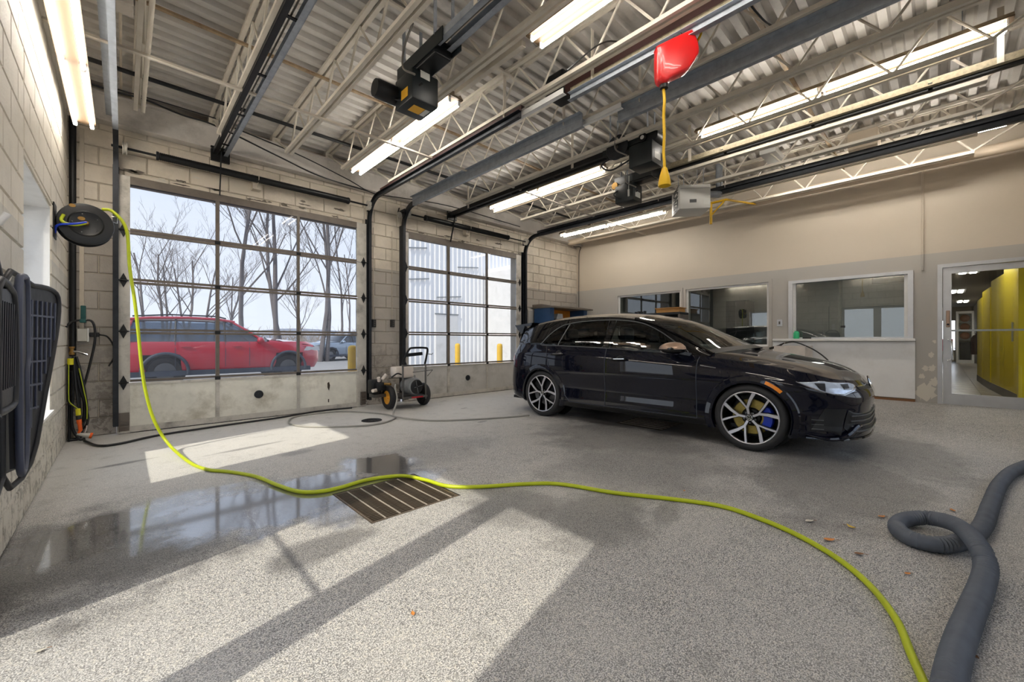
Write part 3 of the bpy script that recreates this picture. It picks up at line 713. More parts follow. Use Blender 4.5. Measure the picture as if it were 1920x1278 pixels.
def make_side_panels(root, s):
    panels = {}
    for i in range(len(US)-1):
        for k in range(len(VS)-1):
            q = [body_pts[i][k], body_pts[i+1][k], body_pts[i+1][k+1], body_pts[i][k+1]]; c = sum(q, Vector((0,0,0)))/4
            if any((c.x-ax)**2+(c.z-az)**2 < r*r for ax, az, r in ARCH) and c.y > .55: continue
            if c.z < .323 and any(abs(c.x-ax) < .345 for ax, az, r in ARCH) and c.y > .55: continue
            qq = []
            for p in q:                      # pull the ragged cut edge onto the arch circle
                p = p.copy()
                for ax, az, r in ARCH:
                    d = math.hypot(p.x-ax, p.z-az)
                    if d < r and p.z > .32 and d > .1: f = r/d; p.x = ax+(p.x-ax)*f; p.z = az+(p.z-az)*f
                    elif p.z <= .32 and abs(p.x-ax) < r-.004 and p.y > .55: p.x = ax+math.copysign(r-.004, p.x-ax)
                qq.append(p)
            panels.setdefault(panel_of(c.x, c.z, c.y), MB()).add([W(p, s) for p in qq], [(0,1,2,3)])
    outm = {}
    for nme, mb in panels.items():
        me = mb.mesh(nme, 'paint_black' if nme == 'side_skirt' else 'paint_navy', None)
        bm = bmesh.new(); bm.from_mesh(me); bmesh.ops.remove_doubles(bm, verts=bm.verts, dist=.0004); bmesh.ops.recalc_face_normals(bm, faces=bm.faces); bm.to_mesh(me); bm.free()
        me.polygons.foreach_set('use_smooth', [True]*len(me.polygons)); me.set_sharp_from_angle(angle=math.radians(50))
        o = bpy.data.objects.new(nme, me); COL.objects.link(o); o.parent = root; outm[nme] = o
    return outm
# upper curves
RR = [Vector(p) for p in ((.36,.752,.925),(.52,.722,1.005),(.74,.685,1.115),(1.02,.645,1.245),(1.32,.618,1.335),(1.75,.605,1.378),(2.2,.600,1.376),(2.6,.588,1.350),(2.95,.568,1.302),(3.19,.545,1.262))]
RC = [Vector(p) for p in ((.10,0,.985),(.28,0,1.052),(.52,0,1.172),(.86,0,1.318),(1.25,0,1.408),(1.75,0,1.452),(2.2,0,1.454),(2.6,0,1.436),(2.95,0,1.404),(3.22,0,1.366))]
BELT_U = (6.9, 7.3, 7.65, 8.15, 8.68, 9.4, 10.2, 10.96, 11.9, 13.3)
def s3(i):
    b_ = S(BELT_U[i], 7.0); r = RR[i]; m1 = b_.lerp(r, .12); m1.y = b_.y-.012; m2 = b_.lerp(r, .55); m2.y += .020
    return [b_, m1, m2, b_.lerp(r, .88)+Vector((0, .008, 0)), r]
S3 = [s3(i) for i in range(len(RR))]
def gpatch(ctrl, nu, nv):
    n = len(ctrl); m = len(ctrl[0]); g = []
    rows = []
    for a in range(nu*(n-1)+1):
        u = a/nu; r = []
        for b_ in range(nv*(m-1)+1):
            v = b_/nv; r.append(evalc([evalc(ctrl[i], v) for i in range(n)], u))
        g.append(r)
    return g
def pts_in(poly, x, z):
    ins = False; j = len(poly)-1
    for i in range(len(poly)):
        (xi, zi), (xj, zj) = poly[i], poly[j]
        if (zi > z) != (zj > z) and x < (xj-xi)*(z-zi)/(zj-zi)+xi: ins = not ins
        j = i
    return ins
# side windows in (x, z)
WF = [(.66,.945),(.80,1.06),(1.02,1.185),(1.26,1.275),(1.555,1.315),(1.545,.985),(1.2,.965),(.9,.953)]
WRd = [(1.66,.992),(1.67,1.318),(2.0,1.315),(2.255,1.292),(2.33,1.01)]
WQ = [(2.37,1.012),(2.30,1.283),(2.40,1.255),(2.52,1.16),(2.60,1.05),(2.61,1.02)]
DLO = [(.60,.928),(.78,1.063),(1.01,1.198),(1.25,1.290),(1.6,1.334),(2.0,1.331),(2.26,1.308),(2.42,1.268),(2.55,1.17),(2.635,1.05),(2.64,1.005),(2.3,.997),(1.9,.985),(1.5,.970),(1.0,.943)]
def quads(mb, g, s, skip=None):
    for i in range(len(g)-1):
        for k in range(len(g[0])-1):
            q = [g[i][k], g[i+1][k], g[i+1][k+1], g[i][k+1]]
            if skip:
                c = (q[0]+q[1]+q[2]+q[3])/4
                if skip(c): continue
            mb.add([W(p, s) for p in q], [(0,1,2,3)])
def weld(o, d=.0006):
    bm = bmesh.new(); bm.from_mesh(o.data); bmesh.ops.remove_doubles(bm, verts=bm.verts, dist=d); bmesh.ops.recalc_face_normals(bm, faces=bm.faces); bm.to_mesh(o.data); bm.free()
    o.data.polygons.foreach_set('use_smooth', [True]*len(o.data.polygons)); o.data.set_sharp_from_angle(angle=math.radians(50)); return o
G3 = gpatch(S3, 8, 6)
# hood: from the r7 edge (columns 3 .. 6.9) to the centre line
def hood_ctrl():
    out = []; K = 9; cl = [Vector(p) for p in ((-.777,0,.70),(-.735,0,.752),(-.64,0,.808),(-.50,0,.858),(-.32,0,.898),(-.12,0,.932),(.10,0,.966),(.30,0,.990))]
    for k in range(K):
        t = k/(K-1); e = S(2.6+t*(7.15-2.6), 7.0)
        if k == 0: out.append([S(2.6*(1-q/5), 7.0) for q in range(6)]); continue
        c = evalc(cl, t*(len(cl)-1)); row = []
        for q in range(6):
            f = q/5; p = e.lerp(c, f); h = 1-(1-f)**2.3; p.z = e.z+(c.z-e.z)*h; p.x = e.x+(c.x-e.x)*(1-(1-f)**1.6)
            if q == 1: p.z += .012*t
            row.append(p)
        out.append(row)
    return out
GH = gpatch(hood_ctrl(), 6, 5)
def roof_rows(i0, i1, crown=.0):
    out = []
    for i in range(i0, i1+1):
        r, c = RR[i], RC[i]; row = []
        for q in range(5):
            f = q/4; p = r.lerp(c, f); p.z = r.z+(c.z-r.z)*(1-(1-f)**2.2); p.x = r.x+(c.x-r.x)*(1-(1-f)**1.8); row.append(p)
        out.append(row)
    return out
GW = gpatch(roof_rows(0, 4), 6, 5); GR = gpatch(roof_rows(4, 9), 6, 5)
def hatch_ctrl():
    out = []; top = roof_rows(9, 9)[0]; bot = [S(13.3+q/4*(16-13.3), 7.0) for q in range(5)]
    for t in (0, .3, .65, 1): out.append([top[q].lerp(bot[q], t)+Vector((.03*math.sin(math.pi*t), 0, .02*math.sin(math.pi*t))) for q in range(5)])
    return out
GT = gpatch(hatch_ctrl(), 6, 5)
allq = []; allv = []
for g in (body_pts, G3, GH, GW, GR, GT):
    b0 = len(allv); n = len(g[0])
    for r in g: allv += r
    for i in range(len(g)-1):
        for k in range(n-1): allq.append((b0+i*n+k, b0+(i+1)*n+k, b0+(i+1)*n+k+1, b0+i*n+k+1))
BVH = BVHTree.FromPolygons([tuple(p) for p in allv], allq)
def side_y(x, z, d=.9):
    h = BVH.ray_cast(Vector((x, 1.6, z)), Vector((0, -1, 0)))
    return h[0].y if h[0] is not None else d
def on_side(poly, eps=.004): return [Vector((x, side_y(x, z)+eps, z)) for x, z in poly]
def strip_fill(poly, eps, nz=14, nx=14, f=None):
    """grid that fills an outline given in (x,z), laid on the body side"""
    zs = [p[1] for p in poly]; z0, z1 = min(zs), max(zs); g = []
    for a in range(nz+1):
        z = z0+(z1-z0)*min(.9995, max(.0005, a/nz)); xs = []
        for (xa, za), (xb, zb) in zip(poly, poly[1:]+poly[:1]):
            if (za-z)*(zb-z) <= 0 and abs(zb-za) > 1e-9: xs.append(xa+(xb-xa)*(z-za)/(zb-za))
        a_, b_ = min(xs), max(xs); g.append([Vector((a_+(b_-a_)*k/nx, side_y(a_+(b_-a_)*k/nx, z)+eps, z)) for k in range(nx+1)])
    return g
def u_strip(poly, eps, nz=8, nx=20):
    """same for the wrapped front and rear: outline in (u, z) of the lower body"""
    zs = [p[1] for p in poly]; z0, z1 = min(zs), max(zs); g = []
    for a in range(nz+1):
        z = z0+(z1-z0)*min(.9995, max(.0005, a/nz)); xs = []
        for (xa, za), (xb, zb) in zip(poly, poly[1:]+poly[:1]):
            if (za-z)*(zb-z) <= 0 and abs(zb-za) > 1e-9: xs.append(xa+(xb-xa)*(z-za)/(zb-za))
        a_, b_ = min(xs), max(xs); g.append([surf(a_+(b_-a_)*k/nx, z, eps) for k in range(nx+1)])
    return g
def surf(u, z, eps=0.0):
    lo, hi = 0.0, 7.0
    for _ in range(18):
        m_ = (lo+hi)/2
        if S(u, m_).z < z: lo = m_
        else: hi = m_
    p = S(u, lo); q = S(min(NC-1, u+.05), lo)-S(max(0, u-.05), lo); n = Vector((-q.y, q.x, 0)).normalized()
    return p+n*eps
def make_wheel(root, x, s, front):
    yo = .885; wl = thing('wheel', W(Vector((x, yo, .323)), s)); wl.parent = root
    ax = Vector((s, 0, 0)); P = lambda a, r, d: Vector((s*d, r*math.cos(a), r*math.sin(a)))
    def loc(mb, nm, mt, par=wl, sm=35): return lb(mb, nm, mt, par, sm)
    loc(MB().lathe([(.252,-.012),(.262,-.003),(.285,.0),(.305,-.008),(.317,-.026),(.323,-.05),(.323,-.19),(.316,-.215),(.30,-.228),(.262,-.225),(.252,-.215),(.248,-.1)], (0,0,0), ax, 64, False), 'tyre', 'tyre')
    rim = loc(MB().lathe([(.256,-.008),(.250,-.004),(.245,-.006),(.241,-.016)], (0,0,0), ax, 64, False), 'rim', 'rim_silver')
    loc(MB().lathe([(.2505,-.012),(.238,-.016),(.232,-.05),(.226,-.12),(.226,-.20),(.236,-.218)], (0,0,0), ax, 48, False), 'barrel', 'rim_black', rim)
    loc(MB().lathe([(.0,-.20),(.205,-.20),(.205,-.195),(0,-.195)], (0,0,0), ax, 32, False), 'hub_back', 'black_metal', rim)
    loc(MB().lathe([(.085,-.105),(.165,-.105),(.172,-.11),(.172,-.128),(.165,-.13),(.085,-.13)], (0,0,0), ax, 48, False), 'brake_disc', 'brake_gold' if front else 'trim_grey')
    loc(MB().lathe([(.0,-.088),(.075,-.09),(.09,-.105),(.092,-.13)], (0,0,0), ax, 32, False), 'disc_hat', 'rim_black')
    # caliper towards the rear... front wheel: ahead of the axle
    a0, a1 = (math.radians(140), math.radians(222)) if front else (math.radians(-35), math.radians(30))
    cm = MB(); prof = [(.11,-.075),(.182,-.075),(.19,-.09),(.19,-.15),(.11,-.15)]; n = len(prof); m_ = 12; vs = []
    for k in range(m_+1):
        a = a0+(a1-a0)*k/m_
        for r, d in prof: vs.append(P(a, r-(.012 if k in (0, m_) else 0), d))
    cm.add(vs, [(k*n+q, k*n+(q+1) % n, (k+1)*n+(q+1) % n, (k+1)*n+q) for k in range(m_) for q in range(n)]+[tuple(range(n)), tuple(m_*n+q for q in range(n))])
    loc(cm, 'caliper', 'caliper_blue' if front else 'trim_grey')
    # five double spokes
    for k in range(5):
        th = math.radians(90+72*k+(4 if front else 10)); sg = 1
        def pt(r, dg): return (r, th+math.radians(dg)*sg)
        def spoke(path, widths, nm, d0):
            for mt, dw, da, db, nme in (('rim_black', .010, d0-.004, d0-.045, nm), ('rim_silver', 0, d0, d0-.006, nm+'_face')):
                L_, R_ = [], []
                pts = [Vector((r*math.cos(a), r*math.sin(a))) for r, a in path]
                for i, p in enumerate(pts):
                    t = (pts[min(i+1, len(pts)-1)]-pts[max(i-1, 0)]).normalized(); nn = Vector((-t.y, t.x)); w = widths[i]/2+dw/2
                    L_.append(p+nn*w); R_.append(p-nn*w)
                mb = MB(); vs = []
                hub = lambda p: (0.0 if p.length > .09 else -.006)
                for d in (da, db):
                    for p in L_+R_[::-1]: vs.append(Vector((s*(d-.022*max(0, 1-p.length/.25)), p.x, p.y)))
                n2 = len(L_)*2; nL = len(L_); fs = []
                for o_ in (0, n2):
                    for i in range(nL-1): fs.append((o_+i, o_+i+1, o_+n2-2-i, o_+n2-1-i))
                for i in range(n2): fs.append((i, (i+1) % n2, n2+(i+1) % n2, n2+i))
                mb.add(vs, fs); loc(mb, nme, mt, rim, 30)
        spoke([pt(.035, -14), pt(.095, -14), pt(.165, -2), pt(.246, 6)], (.020, .022, .026, .031), 'spoke', -.006)
        spoke([pt(.090, -16), pt(.165, -28), pt(.246, -34)], (.014, .016, .019), 'branch_spoke', -.007)
    cap = loc(MB().lathe([(.0,-.020),(.028,-.020),(.033,-.024),(.034,-.04),(.05,-.045),(.055,-.07)], (0,0,0), ax, 32, False), 'centre_cap', 'rim_black', rim)
    lg = MB().lathe([(.024,-.019),(.027,-.018),(.029,-.019)], (0,0,0), ax, 32, False)
    def st(a, b_): lg.bar(Vector((s*-.0185, a[0], a[1])), Vector((s*-.0185, b_[0], b_[1])), .004, .002, (1, 0, 0))
    for q in (-1, 1): st((q*.010, .022), (0, .004)); st((q*.020, .012), (q*.009, -.020)); st((q*.009, -.020), (0, -.002))
    loc(lg, 'emblem', 'chrome', cap, 30)
    for k in range(5):
        a = math.radians(90+72*k+36); c_ = P(a, .052, -.05); MB_ = MB().cyl(c_, c_+ax*.018, .008, 6); loc(MB_, 'lug_bolt', 'trim_grey', rim)
    return wl
def make_hatchback():
    root = thing('hatchback_car', (5.25, 1.305, 0), 'glossy dark navy hatchback with black and silver wheels and blue brake calipers', 'car', rot=(0, 0, math.radians(1.9)))
    parts = {}
    for s in (-1, 1):
        ps = make_side_panels(root, s)
        if s == -1: parts = ps
        up = MB(); quads(up, G3, s, lambda c: any(pts_in(w, c.x, c.z) for w in (WF, WRd, WQ)))
        weld(lb(up, 'roof_side_frame', 'paint_black', root))
        # windows, pillar cover and trim
        for w, nm in ((WF, 'front_door_window'), (WRd, 'rear_door_window'), (WQ, 'quarter_window')):
            big = [((x-sum(p[0] for p in w)/len(w))*1.05+sum(p[0] for p in w)/len(w), (z-sum(p[1] for p in w)/len(w))*1.06+sum(p[1] for p in w)/len(w)) for x, z in w]
            mb = MB(); quads(mb, strip_fill(big, .004), s); lb(mb, nm, 'car_glass', root)
        def line(pts, r, nm, mt, par, eps=.002, closed=False, n=6):
            P = [W(p, s) for p in on_side(pts, eps)]; return lb(MB().tube(P, r, n, closed), nm, mt, par)
        dense = lambda poly, c=False: [(p.x, p.z) for p in curve_pts([(x, 0, z) for x, z in poly], 5, c)]
        line(dense(DLO, True), .0065, 'window_trim', 'trim_grey', root, .006, True)
        line([(1.603, .985), (1.612, 1.328)], .003, 'pillar_seam', 'black_metal', root, .004)
        line([(2.352, 1.005), (2.338, 1.05), (2.278, 1.296)], .0075, 'quarter_divider', 'trim_grey', root, .006)
        line([(1.552, .975), (1.565, 1.325)], .004, 'pillar_trim', 'trim_grey', root, .005)
        line([(1.655, .985), (1.662, 1.325)], .004, 'pillar_trim', 'trim_grey', root, .005)
        # shut lines, their reflected light put into a lighter grey
        for pts, nm in ((dense([(.47,.90),(.488,.83),(.492,.60),(.492,.40),(.485,.26)]), 'door_seam'), (dense([(1.592,.975),(1.592,.8),(1.592,.5),(1.592,.26)]), 'door_seam'),
                        (dense([(2.55,1.0),(2.535,.92),(2.49,.75),(2.42,.60),(2.33,.48),(2.25,.38),(2.13,.262)]), 'door_seam'), ([(.485+.05*k, .258) for k in range(34)], 'sill_seam')):
            line(pts, .0042, nm, 'seam_glint', root, .002)
        # handles
        for hx, hz, dn in ((1.40, .842, 'front_door'), (2.335, .884, 'rear_door')):
            y = side_y(hx, hz); h = MB().lathe([(0,0)]+[(.021*math.sin(a*math.pi/8), -.125*math.cos(a*math.pi/8)) for a in range(1, 8)]+[(0,.115)], W(Vector((hx, y+.022, hz)), s), (0, 1, -.03), 12, False)
            hd = lb(h, 'handle', 'paint_black', ps[dn]); lb(MB().bar(W(Vector((hx-.09, y+.038, hz+.010)), s), W(Vector((hx+.05, y+.043, hz+.006)), s), .004, .010), 'handle_strip', 'chrome', hd)
            cup = MB().lathe([(.0, .0005), (.04, .001), (.046, .003), (.052, -.004)], W(Vector((hx-.02, y+.0, hz)), s), (s, 0, 0), 20, False); lb(cup, 'handle_cup', 'black_plastic', ps[dn])
        # arch flares
        for ax, az, r in ARCH:
            g = []
            for k in range(29):
                a = math.radians(-24+228*k/28); row = []
                for rr_, e in ((r-.012, -.03), (r-.012, .010), (r+.01, .016), (r+.05, .012), (r+.066, -.004)):
                    x, z = ax+rr_*math.cos(a), az+rr_*math.sin(a); row.append(Vector((x, side_y(ax+(r+.03)*math.cos(a), max(.2, az+(r+.03)*math.sin(a)))*(1 if rr_ < r+.04 else 0)+(side_y(x, max(.2, z)) if rr_ >= r+.04 else 0)+e, max(.18, z))))
                g.append(row)
            fl = MB(); quads(fl, g, s); lb(fl, 'wheel_arch_flare', 'paint_navy', root, 40)
            ln = MB(); gg = [[Vector((ax+(r-.005)*math.cos(math.radians(-20+220*k/20)), yy, max(.17, az+(r-.005)*math.sin(math.radians(-20+220*k/20))))) for yy in (.885, .52)] for k in range(21)]
            quads(ln, gg, s); lb(ln, 'wheel_well', 'black_plastic', root, 60)
            bk = MB(); bk.lathe([(0, 0), (r, 0)], W(Vector((ax, .53, az)), s), (1, 0, 0), 32, False); lb(bk, 'wheel_well_back', 'black_plastic', root)
            if ax == 0:
                mk = []
                for k in range(9):
                    a = math.radians(107+22*k/8) if False else math.radians(112+23*k/8); row = []
                    for rr_ in (r+.012, r+.044): row.append(Vector((ax+rr_*math.cos(a), side_y(ax+(r+.03)*math.cos(a), az+(r+.03)*math.sin(a))+.019, az+rr_*math.sin(a))))
                    mk.append(row)
                am = MB(); quads(am, mk, s); lb(am, 'side_marker', 'amber', root)
        # headlight
        HLp = [(4.72, .705), (3.9, .640), (3.25, .592), (2.75, .590), (2.05, .628), (1.80, .665), (1.85, .690), (2.5, .697), (3.6, .708)]
        hl = MB(); quads(hl, u_strip(HLp, .003, 8, 26), s); h0 = lb(hl, 'headlight', 'lamp_inner', root)
        dk = MB(); quads(dk, u_strip([(3.95, .690), (3.75, .632), (3.55, .620), (3.5, .690)], .006, 5, 6), s); lb(dk, 'projector', 'black_plastic', h0)
        dk = MB(); quads(dk, u_strip([(2.75, .684), (2.70, .640), (2.35, .645), (2.25, .684)], .006, 5, 6), s); lb(dk, 'projector', 'black_plastic', h0)
        lb(MB().tube([W(surf(u, z, .007), s) for u, z in ((4.6, .698), (3.9, .634), (3.25, .598), (2.75, .600), (2.2, .632), (1.9, .66))], .004, 6), 'light_signature', 'chrome', h0)
        ls = MB(); quads(ls, u_strip(HLp, .010, 8, 26), s); lb(ls, 'lens', 'lamp_lens', h0)
        # front air curtain, slats and lip blade
        ac = MB(); quads(ac, u_strip([(3.55, .47), (4.15, .25), (2.9, .235), (2.6, .47)], .004, 6, 12), s); lb(ac, 'air_curtain', 'black_plastic', parts['front_bumper'] if s == -1 else ps['front_bumper'])
        for z in (.285, .325, .365): lb(MB().tube([W(surf(u, z, .006), s) for u in (4.05, 3.8, 3.6)], .004, 6), 'air_curtain_slat', 'trim_grey', ps['front_bumper'])
        gi = MB(); quads(gi, u_strip([(0, .45), (0, .235), (2.3, .225), (2.75, .30), (2.55, .455)], .005, 6, 16), s); lb(gi, 'lower_grille', 'black_plastic', ps['front_bumper'])
        for z in (.27, .315, .36, .405): lb(MB().tube([W(surf(k*.24, z, .011), s) for k in range(11)], .0065, 6), 'grille_slat', 'trim_grey', ps['front_bumper'])
        bl = [surf(u, z, e) for u, z, e in ((4.3, .235, .006), (3.6, .205, .018), (3.0, .215, .022), (2.6, .255, .022), (2.2, .305, .018), (1.9, .318, .014), (1.75, .30, .012))]
        lb(MB().tube(curve_pts([W(p, s) for p in bl], 4), [.007+.017*math.sin(math.pi*min(1, k/24)) for k in range(25)], 8), 'bumper_blade', 'paint_navy', ps['front_bumper'])
        lp = [[surf(u, .205, e) + Vector((0, 0, dz)) for e, dz in ((-.02, .01), (.016, .004), (.020, -.008), (-.02, -.016))] for u in [k*.25 for k in range(18)]]
        li = MB(); quads(li, lp, s); lb(li, 'front_lip', 'paint_black', ps['front_bumper'], 40)
        ug = MB(); quads(ug, u_strip([(0, .645), (0, .612), (1.7, .628), (1.72, .660)], .004, 3, 14), s); lb(ug, 'upper_grille', 'black_plastic', ps['front_bumper'])
        lb(MB().tube([W(surf(k*.17, .655+.003*k/10, .006), s) for k in range(1, 11)], .0035, 6), 'light_bar', 'chrome', ps['front_bumper'])
        # tail light, rear reflector
        tl = MB(); quads(tl, u_strip([(12.95, .845), (13.05, .74), (14.6, .735), (14.7, .86), (13.6, .875)], .004, 6, 12), s); lb(tl, 'tail_light', 'tail_red', root)
        rf = MB(); quads(rf, u_strip([(13.1, .385), (13.1, .372), (14.1, .372), (14.1, .385)], .004, 2, 6), s); lb(rf, 'reflector_strip', 'chrome', ps['rear_bumper'])
        # fender badge
        fy = side_y(.40, .79); lb(MB().bar(W(Vector((.30, side_y(.30, .795)+.004, .792)), s), W(Vector((.455, side_y(.455, .812)+.004, .812)), s), .012, .004, (1, 0, 0)), 'fender_badge', 'chrome', ps['front_fender'])
        # mirror
        ym = side_y(.70, .95); mr = thing('mirror', W(Vector((.70, ym, .962)), s)); mr.parent = root
        sh = MB(); rings = [(.03, .020, .045, .00), (.07, .055, .070, .0), (.12, .075, .074, .004), (.18, .078, .068, .006), (.215, .060, .050, .006), (.232, .020, .020, .004)]; n = 16; vs = []
        for d, rx, rz, dx in rings:
            for k in range(n):
                a = 2*math.pi*k/n; vs.append((s*d, -.0+dx*4-rx*1.75*math.cos(a)-.02*(d/.2), .012+rz*math.sin(a)*(1.0 if math.sin(a) > 0 else .7)))
        sh.add(vs, [(i*n+k, i*n+(k+1) % n, (i+1)*n+(k+1) % n, (i+1)*n+k) for i in range(len(rings)-1) for k in range(n)]+[tuple(range(n)), tuple((len(rings)-1)*n+k for k in range(n))])
        lb(sh, 'mirror_housing', 'paint_black', mr, 50)
        cp = MB(); vs = []; n2 = 9
        for d, rx, rz, dx in rings[1:]:
            for k in range(n2):
                a = math.pi*k/(n2-1); vs.append((s*(d+.001), -.0+dx*4-rx*1.78*math.cos(a)-.02*(d/.2), .0155+rz*1.05*math.sin(a)))
        cp.add(vs, [(i*n2+k, i*n2+k+1, (i+1)*n2+k+1, (i+1)*n2+k) for i in range(len(rings)-2) for k in range(n2-1)]); lb(cp, 'mirror_cap', 'mirror_cap', mr, 60)
        lb(MB().bar((s*-.02, -.10, -.045), (s*.09, -.02, -.02), .09, .035), 'mirror_arm', 'paint_black', mr)
        for x, f in ((0, True), (2.62, False)): make_wheel(root, x, s, f)
    both = lambda g, skip=None: (lambda m_: (quads(m_, g, -1, skip), quads(m_, g, 1, skip), m_)[2])(MB())
    weld(lb(both(GH), 'hood', 'paint_navy', root)); weld(lb(both(GR), 'roof', 'paint_black', root)); weld(lb(both(GT), 'rear_hatch', 'paint_navy', root)); weld(lb(both(GW), 'windscreen', 'windscreen_glass', root))
    for s in (-1, 1):
        lb(MB().tube([W(p+Vector((0, .0, .004)), s) for p in curve_pts(RR[:5], 4)], .018, 8), 'windscreen_pillar', 'paint_black', root)
    hs = []
    for s in (-1, 1):                        # hood shut lines
        lb(MB().tube([W(S(2.6+k*.2, 6.93), s) for k in range(22)], .0035, 6), 'hood_seam', 'black_metal', root)
    cw = MB(); quads(cw, [[p+Vector((0, 0, .006)) for p in r] for r in GW[:4]], -1); quads(cw, [[p+Vector((0, 0, .006)) for p in r] for r in GW[:4]], 1); lb(cw, 'cowl', 'black_plastic', root)
    # badge on the nose, roof spoiler, floor pan and cabin
    nb = surf(0, .655, .012); n0 = lb(MB().lathe([(.0,0),(.058,0),(.062,.004),(.058,.009),(0,.009)], (0, nb.x, nb.z+.012), (0, -1, .25), 32, False), 'nose_badge', 'paint_black', root)
    em = MB().lathe([(.050,.009),(.055,.013),(.060,.009)], (0, nb.x, nb.z+.012), (0, -1, .25), 32, False)
    def st(a, b_): em.bar((a[0], nb.x-.011-a[1]*-.25, nb.z+.012+a[1]), (b_[0], nb.x-.011-b_[1]*-.25, nb.z+.012+b_[1]), .007, .003, (0, 1, 0))
    for q in (-1, 1): st((q*.022, .046), (0, .008)); st((q*.044, .028), (q*.019, -.044)); st((q*.019, -.044), (0, -.004))
    lb(em, 'emblem', 'chrome', n0)
    spm = MB(); spm.prism([(-.56, 3.08, 1.345), (-.56, 3.30, 1.325), (-.56, 3.43, 1.312), (-.56, 3.435, 1.298), (-.56, 3.25, 1.285), (-.56, 3.10, 1.30)], (1.12, 0, 0)); lb(spm, 'roof_spoiler', 'paint_black', root, 30)
    for s in (-1, 1):
        lb(MB().prism([(s*.575, 3.22, 1.30), (s*.575, 3.44, 1.318), (s*.575, 3.37, 1.235), (s*.575, 3.28, 1.175)], (s*-.012, 0, 0)), 'spoiler_fin', 'paint_black', root)
    fp = MB().box(-.74, .74, -.70, 3.30, .19, .23); lb(fp, 'floor_pan', 'black_plastic', root, None)
    fb = MB(); fb.box(-.5, .5, -.5, 2.3, .23, .50) if False else None
    lb(MB().box(-.70, .70, .38, .42, .23, .93), 'firewall', 'cabin_dark', root, None)
    lb(MB().prism([(-.70, .42, .70), (-.70, .42, .965), (-.70, .62, .975), (-.70, .88, .90), (-.70, .92, .70)], (1.40, 0, 0)), 'dashboard', 'cabin_dark', root, 30)
    lb(MB().box(-.80, -.76, .7, 3.0, .3, .92).box(.76, .80, .7, 3.0, .3, .92).box(-.7, .7, 2.95, 3.0, .3, .98), 'door_cards', 'cabin_dark', root, None)
    for sx in (-.37, .37):
        for y0 in (1.25, 2.15):
            st_ = lb(MB().cbox(sx-.25, sx+.25, y0-.28, y0+.25, .40, .56, .05), 'seat', 'seat_cloth', root)
            lb(MB().cbox(sx-.24, sx+.24, y0+.22, y0+.36, .50, 1.04, .06), 'seat_back', 'seat_cloth', st_); lb(MB().cbox(sx-.13, sx+.13, y0+.27, y0+.37, 1.06, 1.24, .04), 'head_restraint', 'seat_cloth', st_)
    sw = MB(); sw.tube([(.37+.18*math.cos(k*math.pi/12), .98+.05*math.sin(k*math.pi/12), .90+.17*math.sin(k*math.pi/12)) for k in range(24)], .014, 8, True); sw.bar((.37, .95, .90), (.37, .80, .86), .05, .05); sw.bar((.20, .98, .9), (.54, .98, .9), .04, .02); lb(sw, 'steering_wheel', 'black_plastic', root)
    lb(MB().cbox(-.12, .12, .87, .90, 1.24, 1.29, .012), 'rear_view_mirror', 'black_plastic', root)
    return root
car = make_hatchback()
# ---------------------------------------------------------------- door operators and their rails
simple('sticker_yellow', C(226, 170, 40), .5); simple('sticker_white', C(206, 206, 200), .5); simple('yellow_paint', C(214, 168, 20), .5, var=.15); simple('red_plastic', C(206, 18, 20), .35, var=.05, coat=.3)
simple('yellow_cord', C(222, 176, 16), .5); simple('pipe_beige', C(206, 190, 168), .5, var=.08, vscale=2); simple('heater_white', C(206, 204, 198), .45, var=.04, vscale=2); simple('cable_black', C(20, 20, 22), .5); simple('conduit', C(190, 180, 164), .5, var=.1)
simple('brass', C(150, 116, 60), .45, metal=.6); simple('cable_grey', C(120, 116, 110), .5)
def operator_rail(x, y0, y1, z, label, mat_l='black_metal', mat_r='galv'):
    r = thing('operator_rail', (x, y0, z), label, 'rail', 'door operator rails')
    for s, mt in ((-1, mat_l), (1, mat_r)):
        MB().box(x+s*.055-.022, x+s*.055+.022, y0, y1, z-.03, z-.026).box(x+s*.055-.022, x+s*.055+.022, y0, y1, z+.026, z+.03).box(x+s*.077-.002, x+s*.077+.002, y0, y1, z-.03, z+.03).build('side_channel', mt, r)
    MB().cyl((x, y0+.05, z+.01), (x, y1-.05, z+.01), .007, 8).build('chain_rod', 'trim_rod', r)
    for k in range(int((y1-y0)/.9)+1):
        yy = y0+.1+k*.9
        if yy < y1-.02: MB().box(x-.08, x+.08, yy, yy+.03, z-.018, z-.008).build('spacer', 'black_metal', r)
    for yy in (y0+.6, y1-.6): MB().box(x-.085, x-.080, yy-.02, yy+.02, z-.03, 3.88).build('hanger_strap', 'steel_cream', r)
    return r
simple('trim_rod', C(96, 92, 86), .4, metal=.7, var=.2)
r1_ = operator_rail(.90, -.4, 6.36, 3.47, 'black double operator rail above the door with the red car behind')
MB().bar((.90, 6.30, 3.46), (.90, 6.42, 2.94), .03, .012, (1, 0, 0)).build('door_arm', 'black_metal', r1_); MB().box(.80, 1.0, 6.36, 6.40, 3.36, 3.54).build('header_bracket', 'black_metal', r1_)
r3_ = operator_rail(4.50, 2.85, 6.36, 3.44, 'black operator rail leading to the motor with the round pulley', 'black_metal', 'track_dark')
MB().bar((4.50, 6.26, 3.42), (4.50, 6.42, 2.94), .03, .012, (1, 0, 0)).build('door_arm', 'black_metal', r3_); MB().box(4.40, 4.60, 6.36, 6.40, 3.34, 3.50).build('header_bracket', 'black_metal', r3_)
operator_rail(1.88, YR+.1, 2.86, 3.47, 'operator rail running from the motor with the yellow sticker', 'galv', 'galv')
operator_rail(5.44, YR+.1, 2.86, 3.44, 'tan edged black operator rail beside the long strip light', 'galv_tan', 'black_metal')
